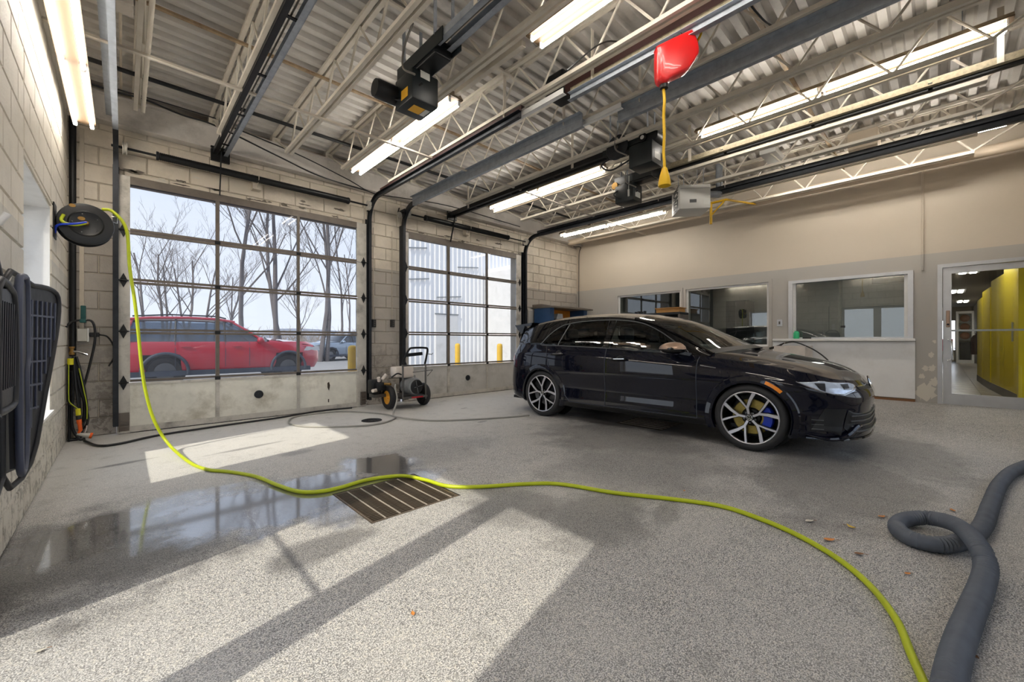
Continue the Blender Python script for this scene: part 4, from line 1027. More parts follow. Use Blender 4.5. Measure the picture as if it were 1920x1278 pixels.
def operator_motor(x, y, z, d, label, kind):
    """d = direction (in Y) in which its rail leaves"""
    r = thing('door_operator', (x, y, z), label, 'door motor', 'overhead door operators')
    for s in (-1, 1): MB().box(x+s*.088-.004, x+s*.088+.004, y-.36, y+.36, z-.05, z+.06).build('side_plate', 'operator_dark', r)
    MB().cbox(x-.08, x+.08, y-.24, y+.20, z-.08, z+.05, .012).build('gearbox', 'black_metal', r)
    bx = MB().cbox(x-.13, x+.13, y-.18*d-.15, y-.18*d+.15, z-.34, z-.08, .014).build('control_box', 'operator_dark', r, 30)
    yb = y-.18*d
    if kind == 0:
        MB().box(x-.133, x-.1305, yb-.08, yb+.03, z-.30, z-.22).build('yellow_sticker', 'sticker_yellow', bx); MB().box(x-.06, x+.05, yb-.06, yb+.05, z-.3425, z-.3405).build('yellow_sticker', 'sticker_yellow', bx); MB().box(x+.055, x+.10, yb-.06, yb+.05, z-.3425, z-.3405).build('white_sticker', 'sticker_white', bx); MB().box(x-.05, x+.04, yb-.1525, yb-.1505, z-.14, z-.08).build('white_sticker', 'sticker_white', bx)
    else: MB().box(x-.07, x+.07, yb-.1525, yb-.1505, z-.28, z-.20).build('white_sticker', 'sticker_white', bx)
    mo = MB().lathe([(0,0),(.06,0),(.078,.012),(.08,.05),(.08,.20),(.072,.225),(0,.225)], (x-.09, y+.34, z-.20) if kind == 0 else (x-.1, y-.30*1, z-.02), (-1, 0, 0) if kind == 0 else (1, 0, 0), 24).build('motor', 'black_metal', r, 40)
    if kind == 1:
        MB().lathe([(0,0),(.14,0),(.15,.006),(.15,.02),(.142,.026),(.05,.018),(.02,.022),(0,.022)], (x-.095, y+.14, z-.02), (-1, 0, 0), 40).build('pulley', 'track_dark', r, 40)
        MB().lathe([(.006,.0),(.022,.002),(.024,.006),(.006,.006)], (x-.118, y+.14, z-.02), (-1, 0, 0), 24).build('pulley_hub', 'trim_rod', r, 40)
        MB().lathe([(0,0),(.05,0),(.052,.01),(.05,.02),(0,.02)], (x-.095, y-.20, z-.02), (-1, 0, 0), 24).build('small_pulley', 'black_metal', r, 40)
        MB().lathe([(.008,.021),(.022,.021),(.024,.024),(.008,.024)], (x-.095, y-.20, z-.02), (-1, 0, 0), 20).build('small_pulley_hub', 'sticker_white', r, 40)
    if kind == 2:
        MB().lathe([(.03,0),(.05,0),(.055,.012),(.05,.024),(.03,.024)], (x-.10, y+.34, z-.06), (-1, 0, 0), 24, True).build('chain_wheel', 'brass', r, 40)
        MB().tube([(x-.12, y+.10, z+.02), (x-.13, y+.10, z-.18)], .006, 6).build('release_cord', 'sticker_white', r); MB().cyl((x-.13, y+.10, z-.18), (x-.13, y+.10, z-.28), .014, 10).build('release_handle', 'sticker_white', r)
    for s in (-1, 1):
        for yy in (y-.25, y+.25): MB().box(x+s*.085-.015, x+s*.085+.015, yy-.003, yy+.003, z+.05, 3.88).build('hanger_strap', 'galv', r)
    MB().tube(curve_pts([(x-.11, y+.05, z+.30), (x-.15, y+.12, z+.12), (x-.16, y+.13, z-.06), (x-.135, y-.02, z-.18)], 6), .009, 6).build('flexible_conduit', 'cable_grey', r, 60)
    MB().tube(curve_pts([(x-.08, y+.22, z-.10), (x-.16, y+.33, z-.20), (x-.12, y+.22, z-.28), (x-.05, y-.0, z-.20)], 6), .010, 6).build('motor_cable', 'cable_black', r, 60)
    return r
operator_motor(1.88, 3.02, 3.45, -1, 'black door motor box with yellow sticker beside the strip light', 0)
operator_motor(4.50, 2.60, 3.46, 1, 'black door motor with large round pulley near the yellow cord', 1)
operator_motor(5.44, 3.02, 3.44, -1, 'black door motor with brass chain wheel below the pulley motor', 2)
# ---------------------------------------------------------------- red cord reel with yellow cord
def cord_reel():
    c = Vector((3.02, 1.36, 3.19)); u = Vector((.70, -.714, 0)); n = Vector((-.714, -.70, 0)); r = thing('cord_reel', c, 'red plastic cord reel hanging from the overhead track', 'cord reel')
    out = [(a_*1.12, b2*1.1) for a_, b2 in [(-.15,.05),(-.135,.075),(.06,.165),(.085,.165),(.105,.13),(.125,.06),(.12,.0),(.06,-.09),(.0,-.125),(-.05,-.15),(-.09,-.18),(-.128,-.175),(-.148,-.14),(-.152,-.04)]]
    P = curve_pts([c+u*a+Vector((0, 0, b_)) for a, b_ in out], 4, True)
    body = MB(); lay = [(-.05, .86), (-.044, .95), (-.03, 1), (.03, 1), (.044, .95), (.05, .86)]; vs = []; k = len(P)
    for d, sc in lay: vs += [c+(p-c)*sc+n*d for p in P]
    body.add(vs, [(i*k+q, i*k+(q+1) % k, (i+1)*k+(q+1) % k, (i+1)*k+q) for i in range(len(lay)-1) for q in range(k)]+[tuple(range(k)), tuple((len(lay)-1)*k+q for q in range(k))])
    body.build('reel_body', 'red_plastic', r, 40)
    b0 = c+u*-.105+Vector((0, 0, -.195)); MB().lathe([(.02, 0), (.032, -.004), (.03, -.03), (.02, -.035)], b0, (0, 0, 1), 16).build('cord_stop', 'black_plastic', r, 40)
    MB().box(c.x-.02, c.x+.10, c.y-.03, c.y+.03, c.z+.12, c.z+.17).build('swivel_bracket', 'black_metal', r)
    pl = thing('extension_cable', b0+Vector((0, 0, -.77)), 'yellow cord with flared plug hanging below the red reel', 'cord')
    pts = [b0+Vector((.004*math.sin(k*1.3), .004*math.cos(k*1.1), -.03-k*.0395)) for k in range(16)]
    MB().tube(pts, .011, 8).build('cord', 'yellow_cord', pl, 60)
    e = pts[-1]; MB().lathe([(.012, 0), (.02, -.01), (.036, -.07), (.046, -.12), (.044, -.14), (0, -.14)], e, (0, 0, 1), 20).build('plug', 'yellow_cord', pl, 40)
    a = c+u*.12+Vector((0, 0, .05)); tag(MB().tube(curve_pts([a, a+u*.04+Vector((0, .02, .08)), a+u*.10+Vector((0, .05, .16)), a+u*.14+Vector((.02, .10, .28))], 5), .009, 8).build('feed_cord', 'yellow_cord', loc=a), 'yellow feed cord rising from the red reel to the deck', 'cord')
cord_reel()
# ---------------------------------------------------------------- unit heater
def text_mesh(name, body, size, mat, parent, mtx, ext=.001):
    cu = bpy.data.curves.new(name, 'FONT'); cu.body = body; cu.size = size; cu.extrude = ext; cu.align_x = 'CENTER'; cu.align_y = 'CENTER'; cu.offset = size*.035
    tmp = bpy.data.objects.new(name, cu); COL.objects.link(tmp); dg = bpy.context.evaluated_depsgraph_get()
    me = bpy.data.meshes.new_from_object(tmp.evaluated_get(dg)); bpy.data.objects.remove(tmp)
    me.materials.clear(); me.materials.append(M[mat]); me.transform(mtx); o = bpy.data.objects.new(name, me); COL.objects.link(o)
    if parent: o.parent = parent; me.transform(Matrix.Translation(-parent_world(parent)))
    return o
def heater():
    x0, x1, y0, y1, z0, z1 = -.218, .218, -.227, .227, 0.0, .366      # local: -x is the front, +y the lettered side
    r = thing('unit_heater', (6.48, 2.72, 3.084), 'white gas unit heater box hung from the roof joists', 'heater', rot=(0, 0, math.radians(40)))
    H = lambda mb, nm, mt, sm=30: lb(mb, nm, mt, r, sm)
    H(MB().cbox(x0, x1, y0, y1, z0, z1, .010), 'cabinet', 'heater_white')
    H(MB().box(x1, x1+.012, y0+.04, y1-.04, z0+.04, z1-.04), 'louvre_face', 'black_metal')
    for k in range(8): H(MB().bar((x1+.022, y0+.04, z0+.055+k*.036), (x1+.022, y1-.04, z0+.055+k*.036), .03, .004, (.6, 0, 1)), 'louvre', 'heater_white')
    H(MB().box(x0-.003, x0-.0005, -.02, .08, z0+.09, z0+.14), 'badge_plate', 'black_plastic'); H(MB().box(x0-.003, x0-.0005, y0+.01, y0+.11, z0+.05, z0+.15), 'rating_label', 'sticker_white')
    H(MB().box(x0-.002, x0-.0005, y0+.012, y1-.012, z1-.06, z1-.055), 'panel_seam', 'trim_grey')
    mt = Matrix.Translation((x0+.19, y1+.0015, (z0+z1)/2)) @ Matrix(((0, 3.2, 0, 0), (0, 0, 1, 0), (.92, 0, 0, 0), (0, 0, 0, 1)))
    t_ = text_mesh('lettering', 'REZNOR', .102, 'black_plastic', None, mt); t_.parent = r
    for yy in (y0+.08, y1-.08):
        for xx in (x0+.08, x1-.08): H(MB().cyl((xx, yy, z1), (xx, yy, .82), .006, 6), 'hanger_rod', 'galv')
    H(MB().tube(curve_pts([(-.08, y0, .25), (-.08, y0-.12, .25), (-.02, y0-.2, .27), (.04, y0-.22, .36), (.05, y0-.22, .80)], 5), .05, 14), 'flue_pipe', 'galv', 40)
    g = thing('gas_pipe', (6.52, 2.4, 2.95), 'yellow gas pipe with drip leg beside the unit heater', 'pipe')
    Q = lambda px, py: at_x(px, py, 6.52)
    MB().tube([Q(1333, 381), Q(1345, 378), Q(1362, 374)], .018, 10).build('pipe_run', 'yellow_paint', g, 40); MB().tube([Q(1362, 374), Q(1362, 374)+Vector((1.55, .05, .30))], .016, 10).build('branch', 'yellow_paint', g, 40)
    MB().tube([Q(1333, 381), Q(1333, 420)], .019, 10).build('drip_leg', 'yellow_paint', g, 40); MB().tube([Q(1334, 403), Q(1358, 377)], .012, 8).build('brace', 'yellow_paint', g, 40)
heater()
# ---------------------------------------------------------------- pipes, cables, boxes under the roof
def pipe(name, pts, r, mat, label, cat='pipe', group=None, n=10, sm=40): return tag(MB().tube(pts, r, n).build(name, mat, smooth=sm, loc=pts[0]), label, cat, group)
pipe('sprinkler_pipe', [(XL+.03, 5.72, 3.81), (XR-.03, 5.72, 3.81)], .022, 'cable_black', 'thin black pipe crossing the joists near both overhead doors')
pipe('wall_pipe', [(8.10, 6.42, 3.52), (8.10, YR+.02, 3.52)], .07, 'pipe_beige', 'thick beige pipe under the roof along the plain cream wall', n=20)
pipe('duct_pipe', [(3.32, 2.62, 3.70), (3.32, YR+.02, 3.70)], .10, 'pipe_beige', 'fat beige duct pipe above the red cord reel', n=24)
tag(MB().box(3.15, 3.155, YR+.02, 2.55, 3.50, 3.60).box(3.155, 3.20, YR+.02, 2.55, 3.50, 3.504).build('angle_iron', 'maroon', loc=(3.15, 0, 3.5)), 'dark maroon angle iron next to the fat duct pipe', 'angle bar')
tag(MB().cbox(3.2, 3.46, 2.62, 2.86, 3.60, 3.82, .02).build('duct_fan', 'black_metal', loc=(3.3, 2.7, 3.6)), 'black fan unit on the end of the duct pipe', 'fan')
pipe('wall_conduit', [(XR-.016, .18, 3.70), (XR-.016, .18, 2.10)], .014, 'plaster_right', 'painted conduit running down the cream wall left of the glazed door', 'conduit')
pipe('corner_cable', curve_pts([(XR-.03, 6.46, 1.2), (XR-.03, 6.46, 2.6), (XR-.03, 6.45, 3.3), (XR-.10, 6.35, 3.45), (XR-.45, 6.3, 3.40)], 6), .008, 'cable_black', 'black cable rising in the corner above the blue and orange bench', 'cable')
def cable(pxs, y, r, label, mat='cable_black'):
    pts = curve_pts([at_y(a, b_, yy if isinstance(y, (list, tuple)) else y) for (a, b_), yy in zip(pxs, y if isinstance(y, (list, tuple)) else [y]*len(pxs))], 8)
    return pipe('cable', pts, r, mat, label, 'cable', 'cables strung along the roof beam', 6, 60)
cable([(150, 150), (215, 172), (270, 186), (340, 215), (405, 236), (520, 292), (600, 330), (690, 358)], 6.22, .010, 'black cable sagging along the grey roof beam by the spring')
cable([(212, 165), (265, 180), (300, 190), (350, 205), (405, 222)], 6.25, .006, 'thin black cable looping between the first joist ends')
cable([(440, 240), (560, 290), (650, 335), (700, 362), (760, 372), (850, 388), (975, 425)], 6.24, .008, 'black cable drooping over the pillar between the two doors')
cable([(1063, 132), (1130, 80), (1190, 75), (1260, 25), (1290, 35)], 2.0, .007, 'black wire hooked over the duct pipe')
pipe('cable', curve_pts([(3.16, 1.0, 3.62), (3.4, .95, 3.52), (3.75, .9, 3.56), (4.2, .8, 3.84)], 8), .007, 'cable_black', 'black wire looping near the yellow feed cord', 'cable', 'cables strung along the roof beam', 6, 60)
tag(MB().cbox(-.10, .06, 4.55, 4.72, 3.80, 3.88, .008).build('junction_box', 'beam_grey', loc=(0, 4.6, 3.8)), 'grey junction box on the deck beside the first joist', 'electrical box')
tag(MB().cbox(6.45, 6.95, 1.55, 1.75, 3.66, 3.74, .01).build('ballast_box', 'heater_white', loc=(6.7, 1.6, 3.66)), 'white box lying on the joists above the unit heater', 'box')
tag(MB().cbox(6.95, 7.35, .55, .85, 3.58, 3.80, .01).build('vent_box', 'pipe_beige', loc=(7.1, .7, 3.58)), 'beige vent box between the joists and the beige pipe', 'box')
pipe('deck_conduit', [(XL+.05, 4.63, 3.86), (-.02, 4.63, 3.86), (-.02, 6.3, 3.86)], .011, 'conduit', 'cream conduit bending at the grey junction box', 'conduit')
pipe('light_channel', [(2.47, 2.45, 3.60), (2.47, 3.42, 3.60)], .035, 'steel_cream', 'cream channel linking the two strip lights', 'conduit', n=4, sm=None)
pipe('light_channel', [(5.13, 2.2, 3.64), (5.10, 3.36, 3.62)], .03, 'steel_cream', 'pale channel linking two strip lights past the pulley motor', 'conduit', n=4, sm=None)
# ---------------------------------------------------------------- drain grates
simple('grate_steel', C(112, 100, 86), .5, metal=.6, var=.35, vscale=20, dirt=C(90, 58, 34), dscale=8, damt=.6); simple('grate_rod', C(168, 158, 144), .5, metal=.5, var=.25)
def grate(x0, x1, y0, y1, label):
    r = thing('drain_grate', ((x0+x1)/2, (y0+y1)/2, -.03), label, 'drain grate', 'floor drain grates'); e = .008
    MB().box(x0+e, x1-e, y0+e, y0+.02, -.03, -.002).box(x0+e, x1-e, y1-.02, y1-e, -.03, -.002).box(x0+e, x0+.02, y0+.02, y1-.02, -.03, -.002).box(x1-.02, x1-e, y0+.02, y1-.02, -.03, -.002).build('frame', 'grate_steel', r)
    n = 26; bar = MB().box(-(x1-x0)/2+.02, (x1-x0)/2-.02, -.003, .003, -.03, -.004).mesh('bearing_bar', 'grate_steel')
    for k in range(n):
        o = bpy.data.objects.new('bearing_bar', bar); COL.objects.link(o); o.parent = r; o.location = (0, y0+.03+(y1-y0-.06)*k/(n-1)-(y0+y1)/2, .03)
    rod = MB().tube([(0, -(y1-y0)/2+.02, -.003), (0, (y1-y0)/2-.02, -.003)], .0045, 8).mesh('cross_rod', 'grate_rod', 40)
    for k in range(6):
        o = bpy.data.objects.new('cross_rod', rod); COL.objects.link(o); o.parent = r; o.location = (-(x1-x0)/2+.10+(x1-x0-.16)*k/5, 0, .03)
grate(*HOLES[0], 'rusty steel drain grate in the floor beneath the yellow hose'); grate(*HOLES[1], 'dark steel drain grate in the floor under the navy hatchback')
p = at_z(697, 788); dc = thing('drain_cover', p, 'small round black drain cover ringed by the grey hose loop', 'drain cover')
MB().lathe([(0,.004),(.10,.004),(.105,.008),(.128,.008),(.132,.0)], p, (0,0,1), 32).build('cover', 'black_metal', dc, 40)
for k in range(8): MB().cyl(p+Vector((.06*math.cos(k*.785), .06*math.sin(k*.785), .004)), p+Vector((.06*math.cos(k*.785), .06*math.sin(k*.785), .0065)), .012, 10).build('slot', 'pit_dark', dc)
# ---------------------------------------------------------------- hoses on the floor
simple('hose_yellow', C(176, 188, 16), .42, var=.08, vscale=10); simple('hose_grey', C(150, 148, 142), .5, var=.1); simple('hose_black', C(20, 21, 24), .38, var=.15); simple('vac_hose', C(86, 92, 102), .55, var=.15, vscale=9); simple('band_yellow', C(214, 206, 26), .45); simple('orange_plastic', C(232, 96, 20), .4)
air = [((237, 430), 5.24), ((243, 500), 5.24), ((252, 560), 5.23), ((259, 620), 5.22), ((266, 690), 5.21), ((275, 742), 5.20), ((290, 790), 5.17), ((316, 832), 5.10)]
hp = [at_y(192, 392, 5.31), at_y(212, 397, 5.28)]+[at_y(a, b_, y) for (a, b_), y in air]
flo = [(355, 866), (390, 880), (430, 884), (480, 893), (520, 909), (560, 921), (600, 921), (640, 913), (680, 901), (720, 894), (760, 892), (800, 900), (840, 911), (900, 912), (980, 907), (1050, 907), (1150, 923), (1250, 934), (1350, 948), (1430, 974), (1500, 1005), (1570, 1046), (1630, 1096), (1680, 1160), (1708, 1225), (1735, 1285), (1752, 1330)]
hp += [at_z(a, b_, .014) for a, b_ in flo]
hp[9].z = max(hp[9].z, .03)
yh = thing('air_hose', hp[-8], 'long yellow-green hose from the wall reel snaking across the floor', 'hose')
MB().tube(curve_pts(hp, 7), .0135, 10).build('hose', 'hose_yellow', yh, 60)
gh = [Vector((3.0, 5.72, .40)), Vector((2.94, 5.62, .36)), Vector((2.95, 5.58, .20))]+[at_z(a, b_, .012) for a, b_ in ((737, 776), (742, 783), (715, 793), (670, 798), (610, 800), (560, 798), (541, 790), (562, 779), (640, 771), (715, 775))]+[at_z(745, 781.5, .034)]+[at_z(a, b_, .012) for a, b_ in ((790, 787), (830, 788), (900, 785), (960, 781), (992, 778))]
tag(MB().tube(curve_pts(gh, 8), .011, 8).build('pressure_hose', 'hose_grey', smooth=60, loc=at_z(610, 800, 0)), 'thin grey pressure hose looping on the floor from the washer', 'hose')
bh = [at_z(a, b_, .014) for a, b_ in ((158, 826), (185, 835), (225, 831), (300, 815), (420, 797), (520, 783), (600, 770), (660, 764))]
tag(MB().tube(curve_pts(bh, 8), .012, 8).build('floor_cable', 'hose_black', smooth=60, loc=bh[0]), 'black hose lying on the floor along the door bottom', 'hose')
ring = [(340, 862), (356, 838), (395, 824), (440, 822)]
vp = [(2050, 846, .05), (1960, 862, .05), (1905, 880, .045), (1876, 905, .043), (1858, 945, .043), (1843, 985, .043), (1815, 1010, .042), (1770, 1021, .041), (1722, 1014, .041), (1692, 1000, .041), (1682, 985, .041), (1700, 973, .045), (1745, 971, .06), (1795, 985, .10), (1832, 1020, .12), (1848, 1060, .075), (1840, 1100, .043), (1820, 1150, .042), (1797, 1210, .042), (1780, 1280, .042), (1782, 1320, .042)]
vc = curve_pts([at_z(a, b_, z) for a, b_, z in vp], 8)
dense = [vc[0]]
for q in vc[1:]:
    d = (q-dense[-1]).length; k = max(1, int(d/.0075)); a = dense[-1]
    for i in range(1, k+1): dense.append(a.lerp(q, i/k))
tag(MB().tube(dense, [.041 if i % 2 else .0365 for i in range(len(dense))], 12).build('vacuum_hose', 'vac_hose', smooth=40, loc=at_z(1820, 1150, 0)), 'thick grey ribbed vacuum hose coiled on the concrete floor', 'hose')
# ---------------------------------------------------------------- leaves and scraps
for nm, c_ in (('leaf_yellow', (206, 170, 60)), ('leaf_orange', (206, 130, 56)), ('leaf_brown', (132, 92, 58)), ('leaf_pale', (196, 190, 176))): simple(nm, C(*c_), .6, var=.15, vscale=40)
def leaf(px, py, mat, ln, rot, label, curl=.3):
    c = at_z(px, py); mb = MB(); n = 9; vs = []
    for i in range(n):
        t = i/(n-1); w = ln*.24*math.sin(math.pi*t**.8); z = .003+ln*curl*(t-.5)**2+.002
        for s in (-1, 0, 1):
            x, y = (t-.5)*ln, s*w; vs.append((c.x+x*math.cos(rot)-y*math.sin(rot), c.y+x*math.sin(rot)+y*math.cos(rot), z+abs(s)*w*.35))
    mb.add(vs, [(i*3+k, i*3+k+1, i*3+k+4, i*3+k+3) for i in range(n-1) for k in range(2)])
    d = Vector((math.cos(rot), math.sin(rot), 0)); e = c+d*ln*.5
    r = thing('fallen_leaf', c, label, 'leaf', 'dry leaves on the floor')
    mb.build('blade', mat, r, 60); MB().tube([e+Vector((0, 0, .006)), e+d*ln*.2+Vector((0, 0, .005)), e+d*ln*.4+Vector((0, 0, .003))], .0012, 5).build('stalk', 'leaf_brown', r)
leaf(1596, 990, 'leaf_yellow', .055, 1.0, 'yellow dry leaf curled on the floor by the vacuum hose loop', .9)
leaf(1555, 1014, 'leaf_orange', .065, -.7, 'orange dry leaf beside the yellow hose on the floor', .5)
leaf(1653, 970, 'leaf_orange', .05, -.6, 'small orange leaf lying just left of the vacuum hose loop', .5)
leaf(1611, 1040, 'leaf_brown', .05, -.8, 'brown dry leaf between the yellow hose and the grey hose', .3)
leaf(1702, 1077, 'leaf_orange', .035, -.5, 'tiny tan leaf scrap in front of the vacuum hose loop', .3)
leaf(1518, 978, 'leaf_pale', .06, -.5, 'pale flattened leaf behind the yellow hose', .15)
leaf(1786, 958, 'leaf_orange', .05, .3, 'faded orange leaf behind the vacuum hose loop', .4)
leaf(1822, 1230, 'leaf_brown', .045, .8, 'brown leaf beside the thick vacuum hose', .4)
leaf(1283, 921, 'leaf_orange', .03, .2, 'tiny orange leaf near the yellow hose and the car', .4)
leaf(774, 1152, 'leaf_orange', .03, 1.2, 'tan leaf scrap in the sunlit floor patch', .3)
leaf(76, 1222, 'leaf_pale', .03, .2, 'small white paper scrap on the sunlit floor by the wall', .2)
# ---------------------------------------------------------------- hose reel on the left wall
def hose_reel():
    c = Vector((-.243, 5.28, 2.11)); n = Vector((.10, -1, .04)).normalized(); r = thing('hose_reel', c, 'black wall-mounted hose reel with yellow-green hose', 'hose reel')
    R_ = .183; K = R_/.205
    MB().lathe([(q*K, h) for q, h in ((0,.028),(.105,.028),(.118,.034),(.125,.028),(.13,.022),(.185,.020),(.200,.016),(.205,.006),(.205,-.004),(.19,-.006),(0,-.006))], c, n, 48).build('front_flange', 'black_plastic', r, 40)
    MB().lathe([(0,0),(.10,0),(.10,-.10),(0,-.10)], c+n*-.006, n, 32).build('drum', 'black_plastic', r, 40)
    MB().lathe([(0,0),(R_,0),(R_,-.012),(0,-.012)], c-n*.10, n, 48).build('rear_flange', 'black_plastic', r, 40)
    up = Vector((0, 0, 1)); u = up.cross(n).normalized(); w = n.cross(u).normalized()
    if w.z < 0: w = -w
    P = lambda a, b_, d=.03: c+u*a+w*b_+n*d
    MB().lathe([(0,.0),(.018,.0),(.02,.01),(.012,.03),(0,.03)], P(0, 0), n, 16).build('swivel', 'brass', r, 40)
    for k in range(5):
        a = .6+k*1.257; MB().lathe([(0,0),(.006,0),(.005,.004),(0,.004)], P(.085*math.cos(a), .085*math.sin(a), .029), n, 8).build('bolt', 'chrome', r)
    for (a, b_, s) in ((-.03, .04, .024), (-.085, .145, .022)):
        e = MB(); e.add([P(a+s*math.cos(k*.5236), b_+s*.7*math.sin(k*.5236), .0305 if b_ < .1 else .0235) for k in range(12)], [tuple(range(12))]); e.build('label', 'brass', r)
    MB().tube(curve_pts([P(0, 0, .05), P(-.06, -.03, .06), P(-.12, -.03, .05), P(-.15, .0, .035), P(-.135, .05, .03)], 6), .012, 8).build('inlet_hose', 'hose_yellow', r, 60)
    MB().tube(curve_pts([P(0, .005, .055), P(-.08, -.03, .075), P(-.17, -.05, .03), P(-.185, -.10, -.05)], 6), .009, 8).build('blue_line', 'caliper_blue', r, 60)
    MB().box(XL+.002, XL+.02, c.y-.04, c.y+.14, c.z-.15, c.z+.15).build('wall_bracket', 'black_metal', r); MB().bar((XL+.02, c.y+.08, c.z), c-n*.11, .06, .05).build('bracket_arm', 'black_metal', r)
    MB().tube([P(.165, .06, .0), P(.20, .05, .01), P(.20, .11, .01), P(.165, .11, .0)], .005, 6).build('hose_guide', 'chrome', r)
hose_reel()
# ---------------------------------------------------------------- corner posts, hose hanger and coiled hoses
simple('box_grey', C(186, 184, 176), .5, var=.05); simple('hook_teal', C(18, 82, 80), .5)
MBc = MB().tube([(XL+.05, 6.505, .9), (XL+.05, 6.505, 3.5)], .028, 10); tag(MBc.build('corner_pipe', 'black_metal', smooth=40, loc=(XL+.05, 6.5, .9)), 'black pipe standing in the wall corner behind the hose reel', 'pipe')
tag(MB().box(XL+.10, XL+.135, 6.50, 6.535, 1.15, 3.4).build('corner_conduit', 'conduit', loc=(XL+.1, 6.5, 1.15)), 'cream conduit on the block wall beside the black corner pipe', 'conduit')
ob = thing('outlet_box', (XL+.15, 6.45, 1.06), 'grey wall outlet box with a black plug in the corner', 'outlet')
MB().cbox(XL+.085, XL+.16, 6.46, 6.495, 1.06, 1.20, .006).build('box', 'box_grey', ob); MB().cbox(XL+.16, XL+.175, 6.465, 6.53, 1.055, 1.205, .004).build('cover_plate', 'white_trim', ob)
MB().cbox(XL+.175, XL+.255, 6.48, 6.52, 1.11, 1.16, .008).build('plug', 'black_plastic', ob); MB().tube(curve_pts([(XL+.255, 6.5, 1.135), (XL+.32, 6.48, 1.11), (XL+.37, 6.46, 1.0), (XL+.37, 6.45, .88), (XL+.33, 6.44, .78)], 6), .008, 8).build('power_lead', 'cable_black', ob, 60)
hk = thing('hose_hook', (-.29, 6.50, 1.25), 'teal wall hook holding a looped black hose', 'hook')
a = at_y(156, 588, 6.50); hkx = a.x
MB().cbox(hkx-.02, hkx+.02, 6.49, 6.536, a.z-.10, a.z+.09, .006).cbox(hkx-.025, hkx+.025, 6.42, 6.50, a.z-.10, a.z-.06, .008).build('hook_body', 'hook_teal', hk)
tag(MB().tube(curve_pts([at_y(x, y, 6.44) for x, y in ((117, 632), (122, 616), (135, 603), (157, 600), (172, 602), (178, 618), (177, 645), (168, 685), (159, 718), (150, 745))], 6), .011, 8).build('looped_hose', 'hose_black', smooth=60, loc=(hkx, 6.44, .6)), 'black hose draped over the teal wall hook', 'hose')
def coil():
    CL = lambda p: Vector((max(XL+.04, p.x), p.y, p.z)); r = thing('hose_coil', (-.30, 6.35, .0), 'bundle of black hose hanging in long loops to the floor', 'hose')
    loops = [[(110, 690), (105, 740), (104, 800), (112, 838), (124, 847), (140, 838), (152, 815), (158, 760), (150, 700), (138, 672)],
             [(118, 690), (117, 740), (120, 800), (130, 828), (146, 826), (150, 780), (146, 720), (140, 680)],
             [(128, 680), (124, 730), (112, 780), (104, 808), (107, 838), (122, 848), (140, 842), (148, 828)],
             [(134, 676), (137, 730), (134, 780), (137, 806), (150, 826), (160, 832)],
             [(140, 670), (148, 720), (160, 760), (165, 785), (160, 800), (150, 806)], [(143, 668), (152, 700), (160, 740), (163, 775), (158, 790), (148, 800)], [(137, 668), (142, 720), (148, 770), (152, 800)],
             [(112, 682), (104, 700), (103, 722), (113, 742), (130, 754), (146, 765)]]
    for k, lp in enumerate(loops):
        yy = 6.40-.022*k; P = [at_y(x, y, yy) for x, y in lp]; P = [Vector((max(XL+.035, p.x), p.y, max(.016, p.z))) for p in P]
        MB().tube(curve_pts(P, 6), .013 if k < 4 else .011, 8).build('loop', 'hose_black', r, 60)
    for lp, yy in (([(112, 684), (106, 702), (105, 722), (116, 742), (131, 754), (146, 766)], 6.21), ([(148, 690), (157, 730), (163, 760), (163, 785)], 6.22)):
        MB().tube(curve_pts([Vector((max(XL+.04, q.x), q.y, q.z)) for q in (at_y(x, y, yy) for x, y in lp)], 6), .004, 6).build('stripe', 'hose_yellow', r, 60)
    a, b_ = at_y(112, 672, 6.25), at_y(112, 684, 6.25); a.x = b_.x = XL+.05; MB().cyl(a, b_, .024, 14).build('coupling', 'band_yellow', r, 40)
    a, b_ = at_y(146, 766, 6.2), at_y(147, 778, 6.2); MB().cyl(a, b_, .020, 14).build('coupling', 'band_yellow', r, 40)
    hb = at_y(132, 690, 6.35); hb.x = max(hb.x, XL+.075); MB().ball(hb, .055, 16, (.9, .7, 1.0)).build('hose_clump', 'hose_black', r, 60)
coil()
fx = thing('tap_fitting', (XL+.05, 6.40, 1.0), 'brass tap fitting above the hanging hose bundle', 'tap')
a = at_y(113, 655, 6.40); a.x = XL+.05; MB().lathe([(.012,0),(.022,.005),(.022,.03),(.016,.035),(.016,.07),(.024,.075),(.024,.09),(0,.09)], a+Vector((0, 0, -.06)), (0, 0, 1), 14).build('valve', 'brass', fx, 40)
MB().tube([a+Vector((0, 0, -.02)), a+Vector((.06, -.01, -.03)), a+Vector((.12, -.02, -.06))], .012, 8).build('spout', 'chrome', fx, 40); MB().cyl(a+Vector((0, 0, .0)), Vector((a.x, 6.536, a.z)), .012, 10).build('wall_stub', 'brass', fx)
nz = thing('spray_nozzle', at_y(158, 818, 6.1), 'grey and orange spray nozzle hanging below the hose bundle', 'nozzle')
Q = lambda x, y: at_y(x, y, 6.14)
MB().cyl(Q(147, 779), Q(148, 786), .022, 12).build('collar', 'black_plastic', nz, 40); MB().cyl(Q(148, 786), Q(149, 794), .020, 12).build('ring', 'orange_plastic', nz, 40)
MB().tube([Q(149, 794), Q(151, 806), Q(147, 812)], [.016, .016, .01], 10).build('grip', 'orange_plastic', nz, 50); MB().tube([Q(144, 813), Q(158, 815), Q(168, 816)], [.012, .02, .026], 12).build('barrel', 'box_grey', nz, 50); MB().cyl(Q(168, 816), Q(173, 816.5), .03, 14).build('head', 'orange_plastic', nz, 40); MB().tube([Q(158, 813), Q(162, 804), Q(163, 797)], .006, 8).build('trigger', 'chrome', nz, 50)
